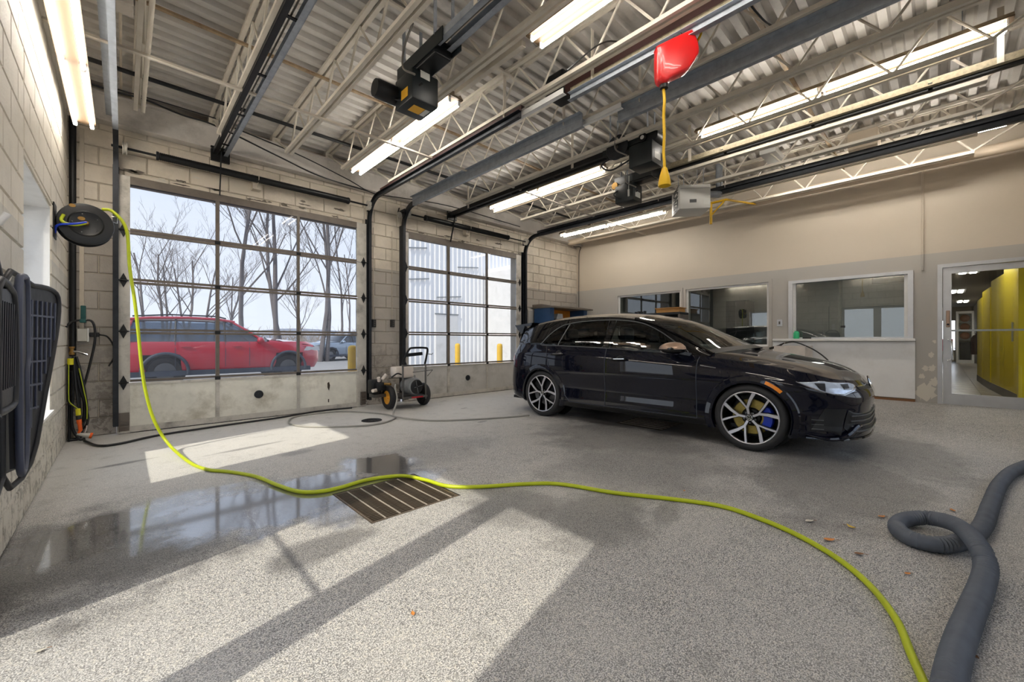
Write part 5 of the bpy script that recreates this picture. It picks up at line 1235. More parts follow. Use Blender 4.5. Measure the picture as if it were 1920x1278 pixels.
# ---------------------------------------------------------------- rubber mats hung on the left wall
simple('mat_rubber', C(27, 29, 36), .5, var=.2, vscale=12, bump=.1); simple('mat_edge', C(66, 72, 92), .45, var=.2, vscale=6)
def mat(poly, x, th, label, ribs=None, edge='mat_rubber', bow=.0):
    ys = [p[0] for p in poly]; zs = [p[1] for p in poly]; r = thing('rubber_mat', (x, sum(ys)/len(ys), min(zs)), label, 'floor mat', 'rubber mats hung on the wall')
    P = [Vector((x, y, z)) for y, z in poly]; MB().prism(P, (th, 0, 0)).build('sheet', 'mat_rubber', r)
    MB().tube(curve_pts([p+Vector((th, 0, 0)) for p in P], 3, True), .014, 8, True).build('raised_rim', edge, r, 60)
    if ribs:
        for a, b_ in ribs: MB().bar((x+th+.002, a[0], a[1]), (x+th+.002, b_[0], b_[1]), .012, .010, (1, 0, 0)).build('rib', 'mat_rubber', r)
    return r
rb = [((2.42+k*.042, .88), (2.45+k*.042, 1.22)) for k in range(7)]
mat([(2.38, .82), (2.38, 1.26), (2.62, 1.28), (2.70, 1.22), (2.73, 1.0), (2.71, .84), (2.66, .80), (2.38, .80)], XL+.10, .014, 'ridged black rubber mat hung over a longer mat on the left wall', rb)
mat([(2.38, .46), (2.38, 1.33), (2.74, 1.34), (2.78, .60), (2.74, .46)], XL+.055, .014, 'long black rubber mat behind the ridged mat', [((2.45+k*.06, .50), (2.45+k*.06, .74)) for k in range(5)])
mat([(2.84, .50), (2.80, .9), (2.80, 1.30), (2.90, 1.36), (3.0, 1.33), (3.02, 1.0), (2.98, .92), (3.0, .7), (2.96, .50)], XL+.085, .03, 'thick blue-grey edged rubber mat folded narrow on its hook', None, 'mat_edge')
def slant_mat(p0, p1, poly, th, label):
    p0, p1 = Vector((*p0, 0)), Vector((*p1, 0)); d = p1-p0; nn = Vector((d.y, -d.x, 0)).normalized(); Q = lambda t, z, o=0.: p0+d*t+Vector((0, 0, z))+nn*o
    r = thing('rubber_mat', Q(.5, .42), label, 'floor mat', 'rubber mats hung on the wall')
    MB().prism([Q(t, z) for t, z in poly], nn*th).build('sheet', 'mat_rubber', r); MB().tube(curve_pts([Q(t, z, th) for t, z in poly], 3, True), .013, 8, True).build('raised_rim', 'mat_rubber', r, 60)
    for k in range(6): MB().bar(Q(.45+.09*k, .62+.09*k, th+.002), Q(.47+.09*k, 1.28, th+.002), .010, .008, nn).build('rib', 'mat_edge', r)
    for k in range(5): MB().bar(Q(.2, .72+.12*k, th+.003), Q(.58+.075*k, .72+.12*k, th+.003), .010, .008, nn).build('rib', 'mat_edge', r)
slant_mat((-.425, 3.02), (-.285, 3.50), [(.0, .44), (.0, 1.33), (.5, 1.355), (.88, 1.35), (1.0, 1.285), (.94, 1.10), (.72, .78), (.45, .44)], .014, 'wide black rubber mat with square grid hanging beside the window')
wbk = thing('wall_bracket', (XL+.02, 2.8, 1.45), 'small white bracket and grey box screwed above the hung mats', 'bracket')
MB().box(XL+.013, XL+.04, 2.50, 2.56, 1.40, 1.64).build('plate', 'white_trim', wbk); MB().tube([(XL+.04, 2.53, 1.52), (XL+.10, 2.53, 1.53), (XL+.12, 2.53, 1.57)], .012, 8).build('hook', 'white_trim', wbk, 50); MB().cbox(XL+.013, XL+.06, 2.72, 2.80, 1.40, 1.62, .006).build('box', 'box_grey', wbk)
tag(MB().cyl((XL+.03, 2.66, 1.4), (XL+.03, 2.66, 2.25), .010, 8).build('wall_conduit', 'track_dark', smooth=40, loc=(XL+.03, 2.66, 1.4)), 'dark conduit running up the left block wall above the mats', 'conduit')
# ---------------------------------------------------------------- door push buttons on the pillar
for px_, lab in ((701, 'black push-button station on the pillar nearer the red car door'), (736, 'black push-button station on the pillar behind the washer')):
    q = at_y(px_, 606, 6.50); b_ = thing('button_station', q, lab, 'switch', 'door button stations')
    MB().cbox(q.x-.032, q.x+.032, 6.475, 6.536, q.z-.065, q.z+.065, .008).build('housing', 'black_plastic', b_)
    for dz in (-.035, 0, .035): MB().cyl((q.x, 6.476, q.z+dz), (q.x, 6.468, q.z+dz), .011, 12).build('button', 'trim_rod', b_)
    MB().cyl((q.x, 6.52, q.z+.065), (q.x, 6.52, 2.95), .007, 8).build('conduit', 'conduit', b_, 40)
q = at_y(747, 402, 6.42); pu = thing('pulley_wheel', q, 'cream pulley wheel at the top of the pillar between doors', 'pulley')
# ---------------------------------------------------------------- pressure washer
simple('motor_grey', C(128, 130, 132), .45, metal=.4, var=.15); simple('wheel_orange', C(232, 164, 52), .5, var=.1); simple('washer_frame', C(92, 90, 87), .4, metal=.6, var=.25); simple('tank_white', C(214, 204, 194), .5, var=.1)
def washer():
    r = thing('pressure_washer', (3.28, 5.90, 0), 'wheeled pressure washer with grey motor and tube handle by the pillar', 'pressure washer')
    for x, hubm in ((2.99, 'wheel_orange'), (3.60, 'black_metal')):
        s = -1 if x < 3.2 else 1; wh = thing('wheel', (x, 5.92, .185)); wh.parent = r; wh.location = Vector((x, 5.92, .185))-r.location
        o = Vector((0, 0, 0)); t_ = MB().lathe([(.105,-.035),(.125,-.045),(.165,-.042),(.182,-.022),(.185,0),(.182,.022),(.165,.042),(.125,.045),(.105,.035)], o, (1, 0, 0), 36, False); lb(t_, 'tyre', 'tyre', wh)
        lb(MB().lathe([(.112,-.03),(.09,-.02),(.03,-.012),(.022,-.04),(0,-.04)], o, (s*-1, 0, 0), 32, False), 'hub', hubm, wh); lb(MB().lathe([(.112,-.03),(.09,-.02),(0,-.015)], o, (s, 0, 0), 32, False), 'inner_hub', 'black_metal', wh)
    MB().cyl((2.99, 5.92, .185), (3.60, 5.92, .185), .014, 10).build('axle', 'washer_frame', r, 40)
    MB().box(3.08, 3.52, 5.66, 6.20, .17, .20).build('base_plate', 'washer_frame', r)
    MB().box(3.24, 3.44, 5.655, 5.66, .172, .195).build('red_label', 'tail_red', r)
    for x in (3.10, 3.50): MB().tube([(x, 5.68, .14), (x, 5.68, .66), (x, 5.70, .70)], .014, 10).build('post', 'washer_frame', r, 50)
    MB().tube(curve_pts([(3.10, 5.70, .70), (3.12, 5.66, .80), (3.16, 5.60, .93), (3.22, 5.59, .955), (3.42, 5.59, .955), (3.485, 5.60, .93), (3.50, 5.66, .80), (3.50, 5.70, .70)], 6), .016, 10).build('handle', 'black_metal', r, 60)
    MB().tube([(3.10, 5.69, .68), (3.50, 5.69, .68)], .012, 8).build('crossbar', 'washer_frame', r, 50)
    MB().bar((3.13, 5.63, .845), (3.40, 5.63, .865), .045, .05).build('tray', 'black_metal', r)
    MB().tube([(3.46, 5.60, .86), (3.54, 5.57, .85), (3.56, 5.56, .87)], .006, 6).build('lance_hook', 'washer_frame', r)
    MB().tube([(3.24, 5.62, .58), (3.24, 5.60, .58), (3.58, 5.60, .60), (3.52, 5.66, .50)], .006, 6).build('wire_rack', 'washer_frame', r)
    mo = MB(); pr = [(0, 0), (.09, 0), (.118, .012), (.128, .03)]
    for k in range(9): pr += [(.128, .04+k*.024), (.134, .046+k*.024), (.134, .052+k*.024), (.128, .058+k*.024)]
    pr += [(.115, .29), (0, .29)]; c = Vector((3.33, 5.66, .345)); mt = mo.lathe(pr, c, (-.12, 1, 0), 32).build('motor', 'motor_grey', r, 40)
    MB().lathe([(0,-.006),(.10,-.006),(.112,.0),(.112,.012),(0,.012)], c, (-.12, 1, 0), 32).build('fan_cover', 'black_plastic', mt, 40)
    for k in range(4):
        a = k*math.pi/2+.2; MB().bar(c+Vector((.012*math.cos(a), -.010, .012*math.sin(a))), c+Vector((.10*math.cos(a), -.008, .10*math.sin(a))), .008, .006, (0, 1, 0)).build('cover_rib', 'motor_grey', mt)
    MB().tube([c+Vector((.04, .12, .13)), c+Vector((.04, .12, .165)), c+Vector((.04, .15, .165)), c+Vector((.04, .15, .13))], .006, 6).build('lifting_eye', 'motor_grey', mt)
    MB().cbox(3.04, 3.17, 5.78, 5.98, .50, .66, .02).cbox(3.17, 3.36, 5.80, 6.0, .48, .66, .02).build('soap_tank', 'tank_white', r, 40)
    MB().cbox(2.76, 2.92, 6.0, 6.18, .24, .46, .02).cbox(2.80, 2.94, 5.9, 6.0, .30, .42, .012).build('pump', 'black_metal', r, 40)
    for p_, q_ in (((2.80, 5.95, .31), (2.72, 5.90, .31)), ((2.86, 5.98, .44), (2.84, 5.96, .50))): MB().cyl(p_, q_, .026, 14).build('filter_bowl', 'tank_white', r, 40)
    MB().cyl((2.90, 5.95, .40), (2.96, 5.80, .40), .02, 10).build('outlet_fitting', 'brass', r, 40); MB().cyl((2.92, 6.0, .46), (2.98, 5.98, .54), .028, 14).build('oil_cup', 'tank_white', r, 40)
    MB().box(2.78, 3.10, 5.98, 6.16, .19, .24).build('pump_mount', 'washer_frame', r)
    MB().tube(curve_pts([(3.0, 5.85, .50), (3.06, 5.78, .56), (3.12, 5.76, .54)], 5), .012, 8).build('suction_tube', 'black_plastic', r, 60)
washer()
q = at_y(748, 403, 6.40)
MB().lathe([(0,0),(.045,0),(.05,.006),(.044,.012),(.044,.02),(.05,.026),(0,.026)], q, (.25, -1, 0), 24).build('wheel', 'alu_door', pu, 40); MB().bar(q+Vector((0, .05, .02)), q+Vector((.03, .05, .14)), .03, .01).build('hanger', 'black_metal', pu)
# ---------------------------------------------------------------- windows and door of the plain wall
def rw(px, py): return at_x(px, py, XR)
simple('glass_edge', C(120, 150, 140), .2); simple('office_wall', C(150, 150, 148), .6, var=.05); simple('office_floor', C(110, 108, 104), .5, var=.1); simple('hall_wall', C(176, 168, 152), .6); simple('hall_ceiling', C(120, 114, 104), .8); simple('tile_beige', C(168, 160, 146), .22, var=.10, vscale=5); simple('grout', C(110, 104, 96), .8); simple('yellow_wall', C(214, 190, 0), .4); simple('hall_base', C(92, 84, 76), .6); emis('hall_light', (1, .95, .88), 13.0); simple('sign_red', C(190, 20, 60), .5); simple('brown_item', C(150, 84, 48), .5, var=.3, vscale=9); simple('cardboard', C(178, 130, 70), .7, var=.12)
for nm, r_, mull in (('window_3', W1, ()), ('window_4', W2, ())):
    w_ = window_frame(nm, 'y', XR, .22, r_, mull=mull, w=.035, fmat='white_trim', gmat='office_glass', glass_in=.2)
    u0, u1, z0, z1 = r_
    for bx_ in ((XR-.02, XR, u0-.05, u0, z0-.05, z1+.05), (XR-.02, XR, u1, u1+.05, z0-.05, z1+.05), (XR-.02, XR, u0, u1, z1, z1+.05), (XR-.03, XR, u0, u1, z0-.05, z0)): MB().box(*bx_).build('casing', 'plaster_right', w_)
u0, u1, z0, z1 = W3
w5 = thing('window_5', (XR, u0, z0), kind='structure')
for bx_ in ((XR-.035, XR+.10, u0, u0+.06, z0, z1), (XR-.035, XR+.10, u1-.06, u1, z0, z1), (XR-.035, XR+.10, u0+.06, u1-.06, z1-.05, z1), (XR-.02, XR+.10, u0+.06, u1-.06, z0, z0+.025)): MB().box(*bx_).build('frame', 'alu_clean', w5)
for bx_ in ((XR+.01, XR+.05, u0+.06, u0+.10, z0+.025, z1-.05), (XR+.01, XR+.05, u1-.10, u1-.06, z0+.025, z1-.05)): MB().box(*bx_).build('inner_jamb', 'white_trim', w5)
um = u0+.62*(u1-u0)-.12
MB().box(XR+.030, XR+.036, u0+.10, um+.02, z0+.025, z1-.05).build('sliding_pane', 'office_glass', w5); MB().box(XR+.050, XR+.056, um-.02, u1-.10, z0+.025, z1-.05).build('sliding_pane', 'office_glass', w5)
MB().cbox(XR+.012, XR+.03, um-.06, um+.0, z0+.18, z0+.215, .004).build('latch', 'black_plastic', w5)
tag(MB().cbox(XR-.14, XR+.03, u0-.03, u1+.22, z0-.04, z0, .008).build('trim_3', 'white_trim'), kind='structure')
tag(MB().box(XR-.03, XR-.002, u0-.02, u1+.24, .20, z0-.045).build('trim_4', 'white_panel'), kind='structure')
tag(MB().box(XR-.025, XR-.001, u0-.02, u1+.24, .15, .19).build('baseboard_right', 'leaf_brown'), kind='structure')
# peeling plaster beside the door
for k, (px, py, s_) in enumerate(((1735, 735, .16), (1748, 690, .06), (1752, 715, .07), (1728, 705, .05), (1745, 665, .05), (1752, 640, .03), (1735, 690, .05))):
    c = rw(px, py); rnd = random.Random(k); n = 26
    MB().prism([(XR-.001, c.y+s_*(.45+.6*rnd.random())*math.cos(q*6.283/n)*.8, max(.17, c.z+s_*(.45+.6*rnd.random())*math.sin(q*6.283/n))) for q in range(n)], (-.003, 0, 0)).build('plaster_chip', 'sticker_grey', wr_)
dr = thing('door_5', (XR, DR[0], DR[2]), kind='structure'); u0, u1, z0, z1 = DR
for bx_ in ((XR-.01, XR+.10, u0, u0+.05, z0, z1), (XR-.01, XR+.10, u1-.05, u1, z0, z1), (XR-.01, XR+.10, u0+.05, u1-.05, z1-.05, z1)): MB().box(*bx_).build('door_frame', 'alu_clean', dr)
a, b_ = u0+.055, u1-.055
for bx_ in ((XR+.02, XR+.06, a, a+.085, z0+.02, z1-.055), (XR+.02, XR+.06, b_-.085, b_, z0+.02, z1-.055), (XR+.02, XR+.06, a+.085, b_-.085, z1-.14, z1-.055), (XR+.02, XR+.06, a+.085, b_-.085, z0+.02, z0+.19)): MB().box(*bx_).build('leaf_stile', 'alu_clean', dr)
MB().box(XR+.037, XR+.043, a+.085, b_-.085, z0+.19, z1-.14).build('pane', 'clear_glass', dr); MB().box(XR+.06, XR+.08, a+.03, b_-.03, 1.20, 1.225).build('push_bar', 'alu_clean', dr)
hy = b_-.05; hd = MB().tube([(XR+.02, hy, 1.08), (XR-.05, hy, 1.08), (XR-.06, hy-.03, 1.07), (XR-.06, hy-.05, .80), (XR-.05, hy, .79), (XR+.02, hy, .79)], .011, 10).build('pull_handle', 'chrome', dr, 50)
MB().cbox(XR+.005, XR+.02, hy-.02, hy+.02, 1.26, 1.50, .008).build('lock_plate', 'mirror_cap', dr); MB().cyl((XR+.006, hy, 1.30), (XR-.01, hy, 1.30), .014, 12).build('lock_cylinder', 'black_metal', dr)
c = rw(1462, 605); sw_ = thing('light_switch', c, 'grey steel light switch plate between the windows', 'switch')
MB().cbox(XR-.014, XR-.001, c.y-.04, c.y+.04, c.z-.06, c.z+.06, .004).build('plate', 'alu_clean', sw_); MB().cbox(XR-.024, XR-.014, c.y-.012, c.y+.012, c.z-.025, c.z+.025, .003).build('rocker', 'trim_rod', sw_)
simple('bottle_green', C(60, 190, 130), .3); 
c = Vector((XR-.07, rw(1495, 630).y, W3[2])); bt = thing('green_bottle', c, 'small green bottle standing on the window ledge', 'bottle')
MB().lathe([(0,0),(.04,0),(.044,.006),(.044,.10),(.036,.115),(.03,.118),(0,.118)], c, (0,0,1), 20).build('body', 'bottle_green', bt, 40); MB().lathe([(0,.118),(.03,.118),(.03,.135),(0,.135)], c, (0,0,1), 16).build('cap', 'bottle_green', bt, 40)
c2 = Vector((XR-.07, c.y-.09, W3[2]+.012)); tag(MB().cyl(c2, c2+Vector((.01, -.12, 0)), .012, 10).build('black_marker', 'black_plastic', smooth=40, loc=c2), 'black marker lying on the window ledge beside the green bottle', 'marker')
# behind the car: low white sink with a hose, cart with a box, bench in the corner
sk = thing('utility_sink', (8.25, 1.62, .14), 'white utility sink against the wall behind the car hood', 'sink')
MB().box(7.92, 8.50, 1.50, 1.93, .55, .60).box(7.92, 7.96, 1.50, 1.93, .60, .98).box(8.46, 8.50, 1.50, 1.93, .60, .98).box(7.96, 8.46, 1.50, 1.54, .60, .98).box(7.96, 8.46, 1.89, 1.93, .60, .98).build('basin', 'tank_white', sk)
for x in (7.95, 8.47):
    for y in (1.53, 1.90): MB().cyl((x, y, zfl(x)), (x, y, .55), .018, 10).build('leg', 'white_trim', sk, 40)
hz = [at_x(px, py, 8.0) for px, py in ((1443, 653), (1458, 649), (1470, 643), (1490, 641), (1515, 650), (1535, 661), (1553, 676), (1560, 690))]
wd = thing('wash_hose', hz[4], 'thin black wash hose arching over the white sink', 'hose'); MB().tube(curve_pts(hz[2:], 6), .010, 8).build('hose', 'hose_black', wd, 60); MB().tube(curve_pts(hz[:3], 4), [.02, .022, .02, .018, .02, .016, .018, .012, .012], 10).build('spray_gun', 'black_plastic', wd, 60); MB().cyl(hz[2], hz[2]+Vector((.02, -.04, .01)), .016, 10).build('coupling', 'chrome', wd)
ct = thing('tool_cart', (8.33, 4.0, zfl(8.3)), 'black tool cart with grey end panel under the first window', 'cart')
z_ = 1.60
MB().cbox(8.12, 8.54, 3.62, 4.75, z_, z_+.05, .008).build('top', 'black_plastic', ct); MB().box(8.12, 8.54, 3.62, 3.66, .25, z_).build('end_panel', 'alu_rail', ct); MB().box(8.12, 8.54, 4.71, 4.75, .25, z_).build('end_panel', 'black_metal', ct); MB().box(8.50, 8.54, 3.66, 4.71, .3, z_).build('back_panel', 'black_metal', ct)
for z in (.35, .8, 1.2): MB().box(8.14, 8.50, 3.66, 4.71, z, z+.025).build('shelf', 'black_metal', ct)
for x in (8.17, 8.49):
    for y in (3.68, 4.69): MB().cyl((x-.02, y, zfl(x)+.05), (x+.02, y, zfl(x)+.05), .05, 16).build('castor', 'black_rubber', ct, 40)
bx = thing('cardboard_box', (8.3, 3.9, z_+.05), 'flat tan box lying on the black tool cart', 'box')
MB().cbox(8.16, 8.46, 3.66, 4.15, z_+.051, z_+.13, .006).build('tray', 'cardboard', bx); MB().cbox(8.14, 8.48, 3.64, 4.17, z_+.13, z_+.15, .004).build('lid', 'cardboard', bx)
for k in range(4): tag(MB().cbox(8.18, 8.24, 4.62-.07*k, 4.66-.07*k, z_+.051, z_+.10+.01*(k % 2), .004).build('parts_box', 'black_plastic', loc=(8.2, 4.6-.07*k, z_+.05)), 'small black parts box standing on the tool cart top', 'box', 'parts boxes on the cart')
simple('bench_blue', C(40, 72, 112), .45, var=.1); simple('bench_orange', C(206, 130, 40), .5, var=.1); simple('bench_top', C(112, 104, 94), .5, var=.1)
bn = thing('work_bench', (7.45, 6.2, zfl(7.4)), 'blue and orange tool bench with hooded top in the far corner', 'bench')
for x in (6.86, 8.10): MB().box(x, x+.14, 5.98, 6.46, zfl(x), 1.80).build('side_post', 'bench_blue', bn)
MB().box(7.0, 8.10, 6.40, 6.44, .95, 1.80).build('back_panel', 'bench_orange', bn); MB().prism([(6.82, 5.86, 1.83), (6.82, 5.86, 1.80), (6.82, 6.48, 1.80), (6.82, 6.48, 1.89), (6.82, 6.20, 1.89)], (1.50, 0, 0)).build('hood', 'bench_top', bn)
MB().box(6.99, 8.11, 5.96, 6.40, .98, 1.03).build('worktop', 'bench_top', bn); MB().box(7.0, 8.10, 6.0, 6.40, zfl(7.0)+.08, .98).build('cabinet', 'bench_blue', bn)
gr = thing('bench_grinder', (7.25, 6.1, 1.03), 'black machine with a grey lid standing on the tool bench', 'machine')
MB().cbox(7.06, 7.36, 5.99, 6.25, 1.03, 1.56, .02).build('body', 'black_plastic', gr); MB().prism([(7.10, 6.0, 1.56), (7.34, 6.0, 1.56), (7.32, 6.0, 1.68), (7.16, 6.0, 1.68)], (0, .16, 0)).build('lid', 'alu_clean', gr); MB().box(7.12, 7.26, 5.986, 5.990, 1.42, 1.45).build('display', 'sticker_white', gr)
ep = thing('electrical_panel', (6.72, 6.50, 1.1), 'cream electrical panel on the block wall beside the tool bench', 'electrical panel')
MB().cbox(6.66, 6.84, 6.47, 6.536, 1.15, 1.78, .006).build('cabinet', 'plaster_right', ep); MB().cbox(6.675, 6.825, 6.460, 6.470, 1.18, 1.75, .004).build('door', 'plaster_right', ep)
# ---------------------------------------------------------------- office behind the windows
OX = 12.6
tag(MB().box(XR+.22, OX, .2, 6.6, 2.75, 2.8).build('ceiling_office', 'hall_ceiling'), kind='structure'); tag(MB().box(OX, OX+.1, .2, 6.6, .0, 2.8).build('wall_office_back', 'office_wall'), kind='structure')
tag(MB().box(XR+.22, OX, 6.6, 6.7, 0, 2.8).build('wall_office_side', 'office_wall'), kind='structure'); tag(MB().box(XR+.22, OX+4.5, .12, .2, 0, 2.8).build('wall_office_partition', 'office_wall'), kind='structure'); tag(MB().box(XR+.22, OX, .2, 6.6, .1, .15).build('floor_office', 'office_floor'), kind='structure')
emis('office_light', (1, .95, .88), 9.0)
for x, y, lab in ((10.2, 3.3, 'ceiling light panel in the office behind the second window'), (11.2, 1.3, 'ceiling light panel in the office behind the sliding window')):
    l_ = thing('ceiling_light', (x, y, 2.75), lab, 'light'); MB().box(x-.6, x+.6, y-.15, y+.15, 2.71, 2.749).build('frame', 'fixture_white', l_); MB().box(x-.56, x+.56, y-.11, y+.11, 2.70, 2.71).build('diffuser', 'office_light', l_)
cb = thing('office_locker', (11.8, 3.6, .15), 'tall dark cabinet standing in the office behind the glass', 'cabinet'); MB().box(11.5, 12.1, 3.4, 3.9, .15, 2.1).build('body', 'cabin_dark', cb); MB().box(11.485, 11.5, 3.42, 3.645, .2, 2.06).build('door', 'cabin_dark', cb); MB().box(11.485, 11.5, 3.655, 3.88, .2, 2.06).build('door', 'cabin_dark', cb)
dk_ = thing('office_desk', (9.9, 1.2, .15), 'grey office desk behind the sliding window', 'desk'); MB().box(9.4, 10.5, .5, 2.2, .85, .89).build('top', 'office_floor', dk_)
for x in (9.45, 10.4):
    for y in (.55, 2.1): MB().box(x, x+.05, y, y+.05, .15, .85).build('leg', 'track_dark', dk_)
vt = thing('wall_vent', (OX-.02, .7, 2.45), 'dark louvred vent high on the office wall', 'vent'); MB().box(OX-.02, OX-.002, .5, 1.1, 2.38, 2.55).build('frame', 'track_dark', vt)
for k in range(5): MB().box(OX-.03, OX-.02, .52, 1.08, 2.395+k*.03, 2.41+k*.03).build('louvre', 'trim_grey', vt)
# ---------------------------------------------------------------- hallway behind the glazed door
HX = 28.0
tag(MB().box(XR+.22, HX, -2.6, .12, 2.62, 2.7).build('ceiling_hall', 'hall_ceiling'), kind='structure')
tag(MB().box(HX, HX+.1, -2.6, -.47, 0, 2.7).box(HX, HX+.1, -.47, .12, 0, .62).box(HX, HX+.1, -.47, .12, 2.0, 2.7).box(HX, HX+.1, -.04, .12, .62, 2.0).build('wall_hall_end', 'hall_wall'), kind='structure')
tag(MB().box(OX+4.5, HX, .12, .2, 0, 2.8).build('wall_hall_partition', 'hall_wall'), kind='structure')
hf = tag(MB().box(XR+.22, HX, -2.6, .12, .06, .115).build('floor_hall', 'grout'), kind='structure')
tl_ = MB().box(-.296, .296, -.296, .296, 0, .006).mesh('tile', 'tile_beige')
for i in range(32):
    for k in range(4):
        o = bpy.data.objects.new('tile', tl_); COL.objects.link(o); o.parent = hf; o.location = (XR+.22+.30+i*.602, .12-.31-k*.602, .115)
hw = tag(MB().box(XR+.22, HX, -2.72, -2.6, 0, 2.7).build('wall_hall_side', 'hall_wall'), kind='structure')
MB().box(15.4, HX, -1.12, -1.04, .12, 2.62).build('pier', 'hall_wall', hw)
yw = thing('yellow_partition', (10.6, -.8, .12), 'bright yellow partition panels lining the hallway', 'partition')
for k, (x0, ya, yb_) in enumerate(((9.55, -.80, -.74), (10.8, -.74, -.67), (12.1, -.66, -.62), (13.4, -.62, -.60))):
    top = 2.30-.10*k
    MB().prism([(x0, ya, .26), (x0+1.24, yb_, .26), (x0+1.24, yb_, top), (x0, ya, top)], (0, -.06, 0)).build('panel', 'yellow_wall', yw); MB().prism([(x0, ya+.006, .12), (x0+1.24, yb_+.006, .12), (x0+1.24, yb_+.006, .26), (x0, ya+.006, .26)], (0, -.05, 0)).build('plinth', 'hall_base', yw)
MB().cyl((9.9, -.765, 1.05), (9.9, -.765, 1.35), .012, 8).build('handle', 'alu_clean', yw); MB().box(9.40, 9.54, -.96, -.78, .12, 2.5).build('end_post', 'yellow_wall', yw)
for x, y, lab in ((13.2, -.42, 'square hallway ceiling light nearer the glazed door'), (18.6, -.35, 'square hallway ceiling light near the display case'), (10.3, -.40, 'added square hallway ceiling light just inside the glazed door'), (23.5, -.6, 'square hallway ceiling light at the far hallway end')):  # the one just inside the door is added to light the yellow panels
    l_ = thing('ceiling_light', (x, y, 2.62), lab, 'light'); MB().box(x-.62, x+.62, y-.18, y+.18, 2.58, 2.619).build('frame', 'white_trim', l_)
    for s in (-1, 1): MB().box(x-.57, x+.57, y+s*.08-.05, y+s*.08+.05, 2.57, 2.58).build('diffuser', 'hall_light', l_)
dx = 25.6
dc_ = thing('display_case', (dx, -.72, .12), 'tall white framed display case with brown items in the hallway', 'display case')
for bx_ in ((dx, dx+.5, -.97, -.90, .12, 2.3), (dx, dx+.5, -.53, -.46, .12, 2.3), (dx, dx+.5, -.90, -.53, 2.2, 2.3), (dx, dx+.5, -.90, -.53, .12, .25)): MB().box(*bx_).build('frame', 'white_trim', dc_)
MB().box(dx+.01, dx+.015, -.90, -.53, .25, 2.2).build('pane', 'clear_glass', dc_); MB().box(dx+.48, dx+.5, -.90, -.53, .25, 2.2).build('back', 'sticker_white', dc_); MB().box(dx+.1, dx+.4, -.86, -.57, .25, 1.0).build('plinth', 'track_dark', dc_)
for z in (1.1, 1.47, 1.84): MB().box(dx+.03, dx+.47, -.89, -.54, z, z+.015).build('shelf', 'white_trim', dc_)
for k, z in enumerate((1.115, 1.485, 1.855)): tag(MB().ball((dx+.2, -.715, z+.155), .155, 14).build('brown_ball', 'brown_item', smooth=60, loc=(dx+.2, -.715, z)), 'round brown item inside the hallway display case', 'ornament', 'brown items in the display case')
fe = thing('fire_extinguisher', (16.2, -.66, .70), 'dark fire extinguisher on the hallway wall past the yellow panels', 'fire extinguisher')
MB().lathe([(0,0),(.10,0),(.11,.01),(.11,.42),(.07,.50),(.03,.52),(.03,.56),(0,.56)], (16.2, -.66, .70), (0,0,1), 20).build('cylinder', 'maroon', fe, 40); MB().bar((16.14, -.66, 1.28), (16.30, -.66, 1.31), .03, .03).build('lever', 'black_plastic', fe); MB().box(16.1, 16.3, -1.04, -.74, .85, .90).build('wall_hook', 'track_dark', fe)
sg = thing('sale_sign', (21.0, -.2, .12), 'small red and white sign standing at the hallway end', 'sign'); MB().box(21.0, 21.03, -.30, -.04, .70, 1.12).build('board', 'sign_red', sg); MB().box(20.995, 21.0, -.27, -.07, .80, .90).build('stripe', 'sticker_white', sg); MB().box(21.0, 21.04, -.19, -.15, .12, .70).build('stand', 'track_dark', sg)
# ---------------------------------------------------------------- outdoors
simple('asphalt', C(150, 148, 145), .8, var=.12, vscale=2, bump=.2); simple('hill', C(140, 146, 158), .9, var=.12, vscale=.05); simple('scrub', C(150, 138, 124), .9, var=.25, vscale=2)
tag(MB().box(-60, 90, YB+.27, 160, -.12, -.02).build('ground_outside', 'asphalt'), kind='structure')
tag(MB().box(-60, XL-T-.01, -60, YB+.27, -.12, -.02).build('ground_side', 'asphalt'), kind='structure')
tag(MB().box(XL-T-.01, 90, -60, YR-.31, -.12, -.02).build('ground_rear', 'asphalt'), kind='structure')
def hills():
    n = 60; vs = []; rnd = random.Random(4)
    for i in range(n):
        x = -120+i*5; h = 3.2+2.2*math.sin(i*.21)+1.0*math.sin(i*.63+1); vs += [(x, 128, -.1), (x, 140, h), (x, 160, h*.9)]
    return MB().add(vs, [(i*3+k, i*3+3+k, i*3+4+k, i*3+1+k) for i in range(n-1) for k in range(2)])
tag(hills().build('hillside', 'hill', smooth=60), kind='structure')
simple('bark', C(104, 98, 98), .85, var=.2, vscale=12); simple('bark_far', C(122, 114, 112), .85, var=.15)
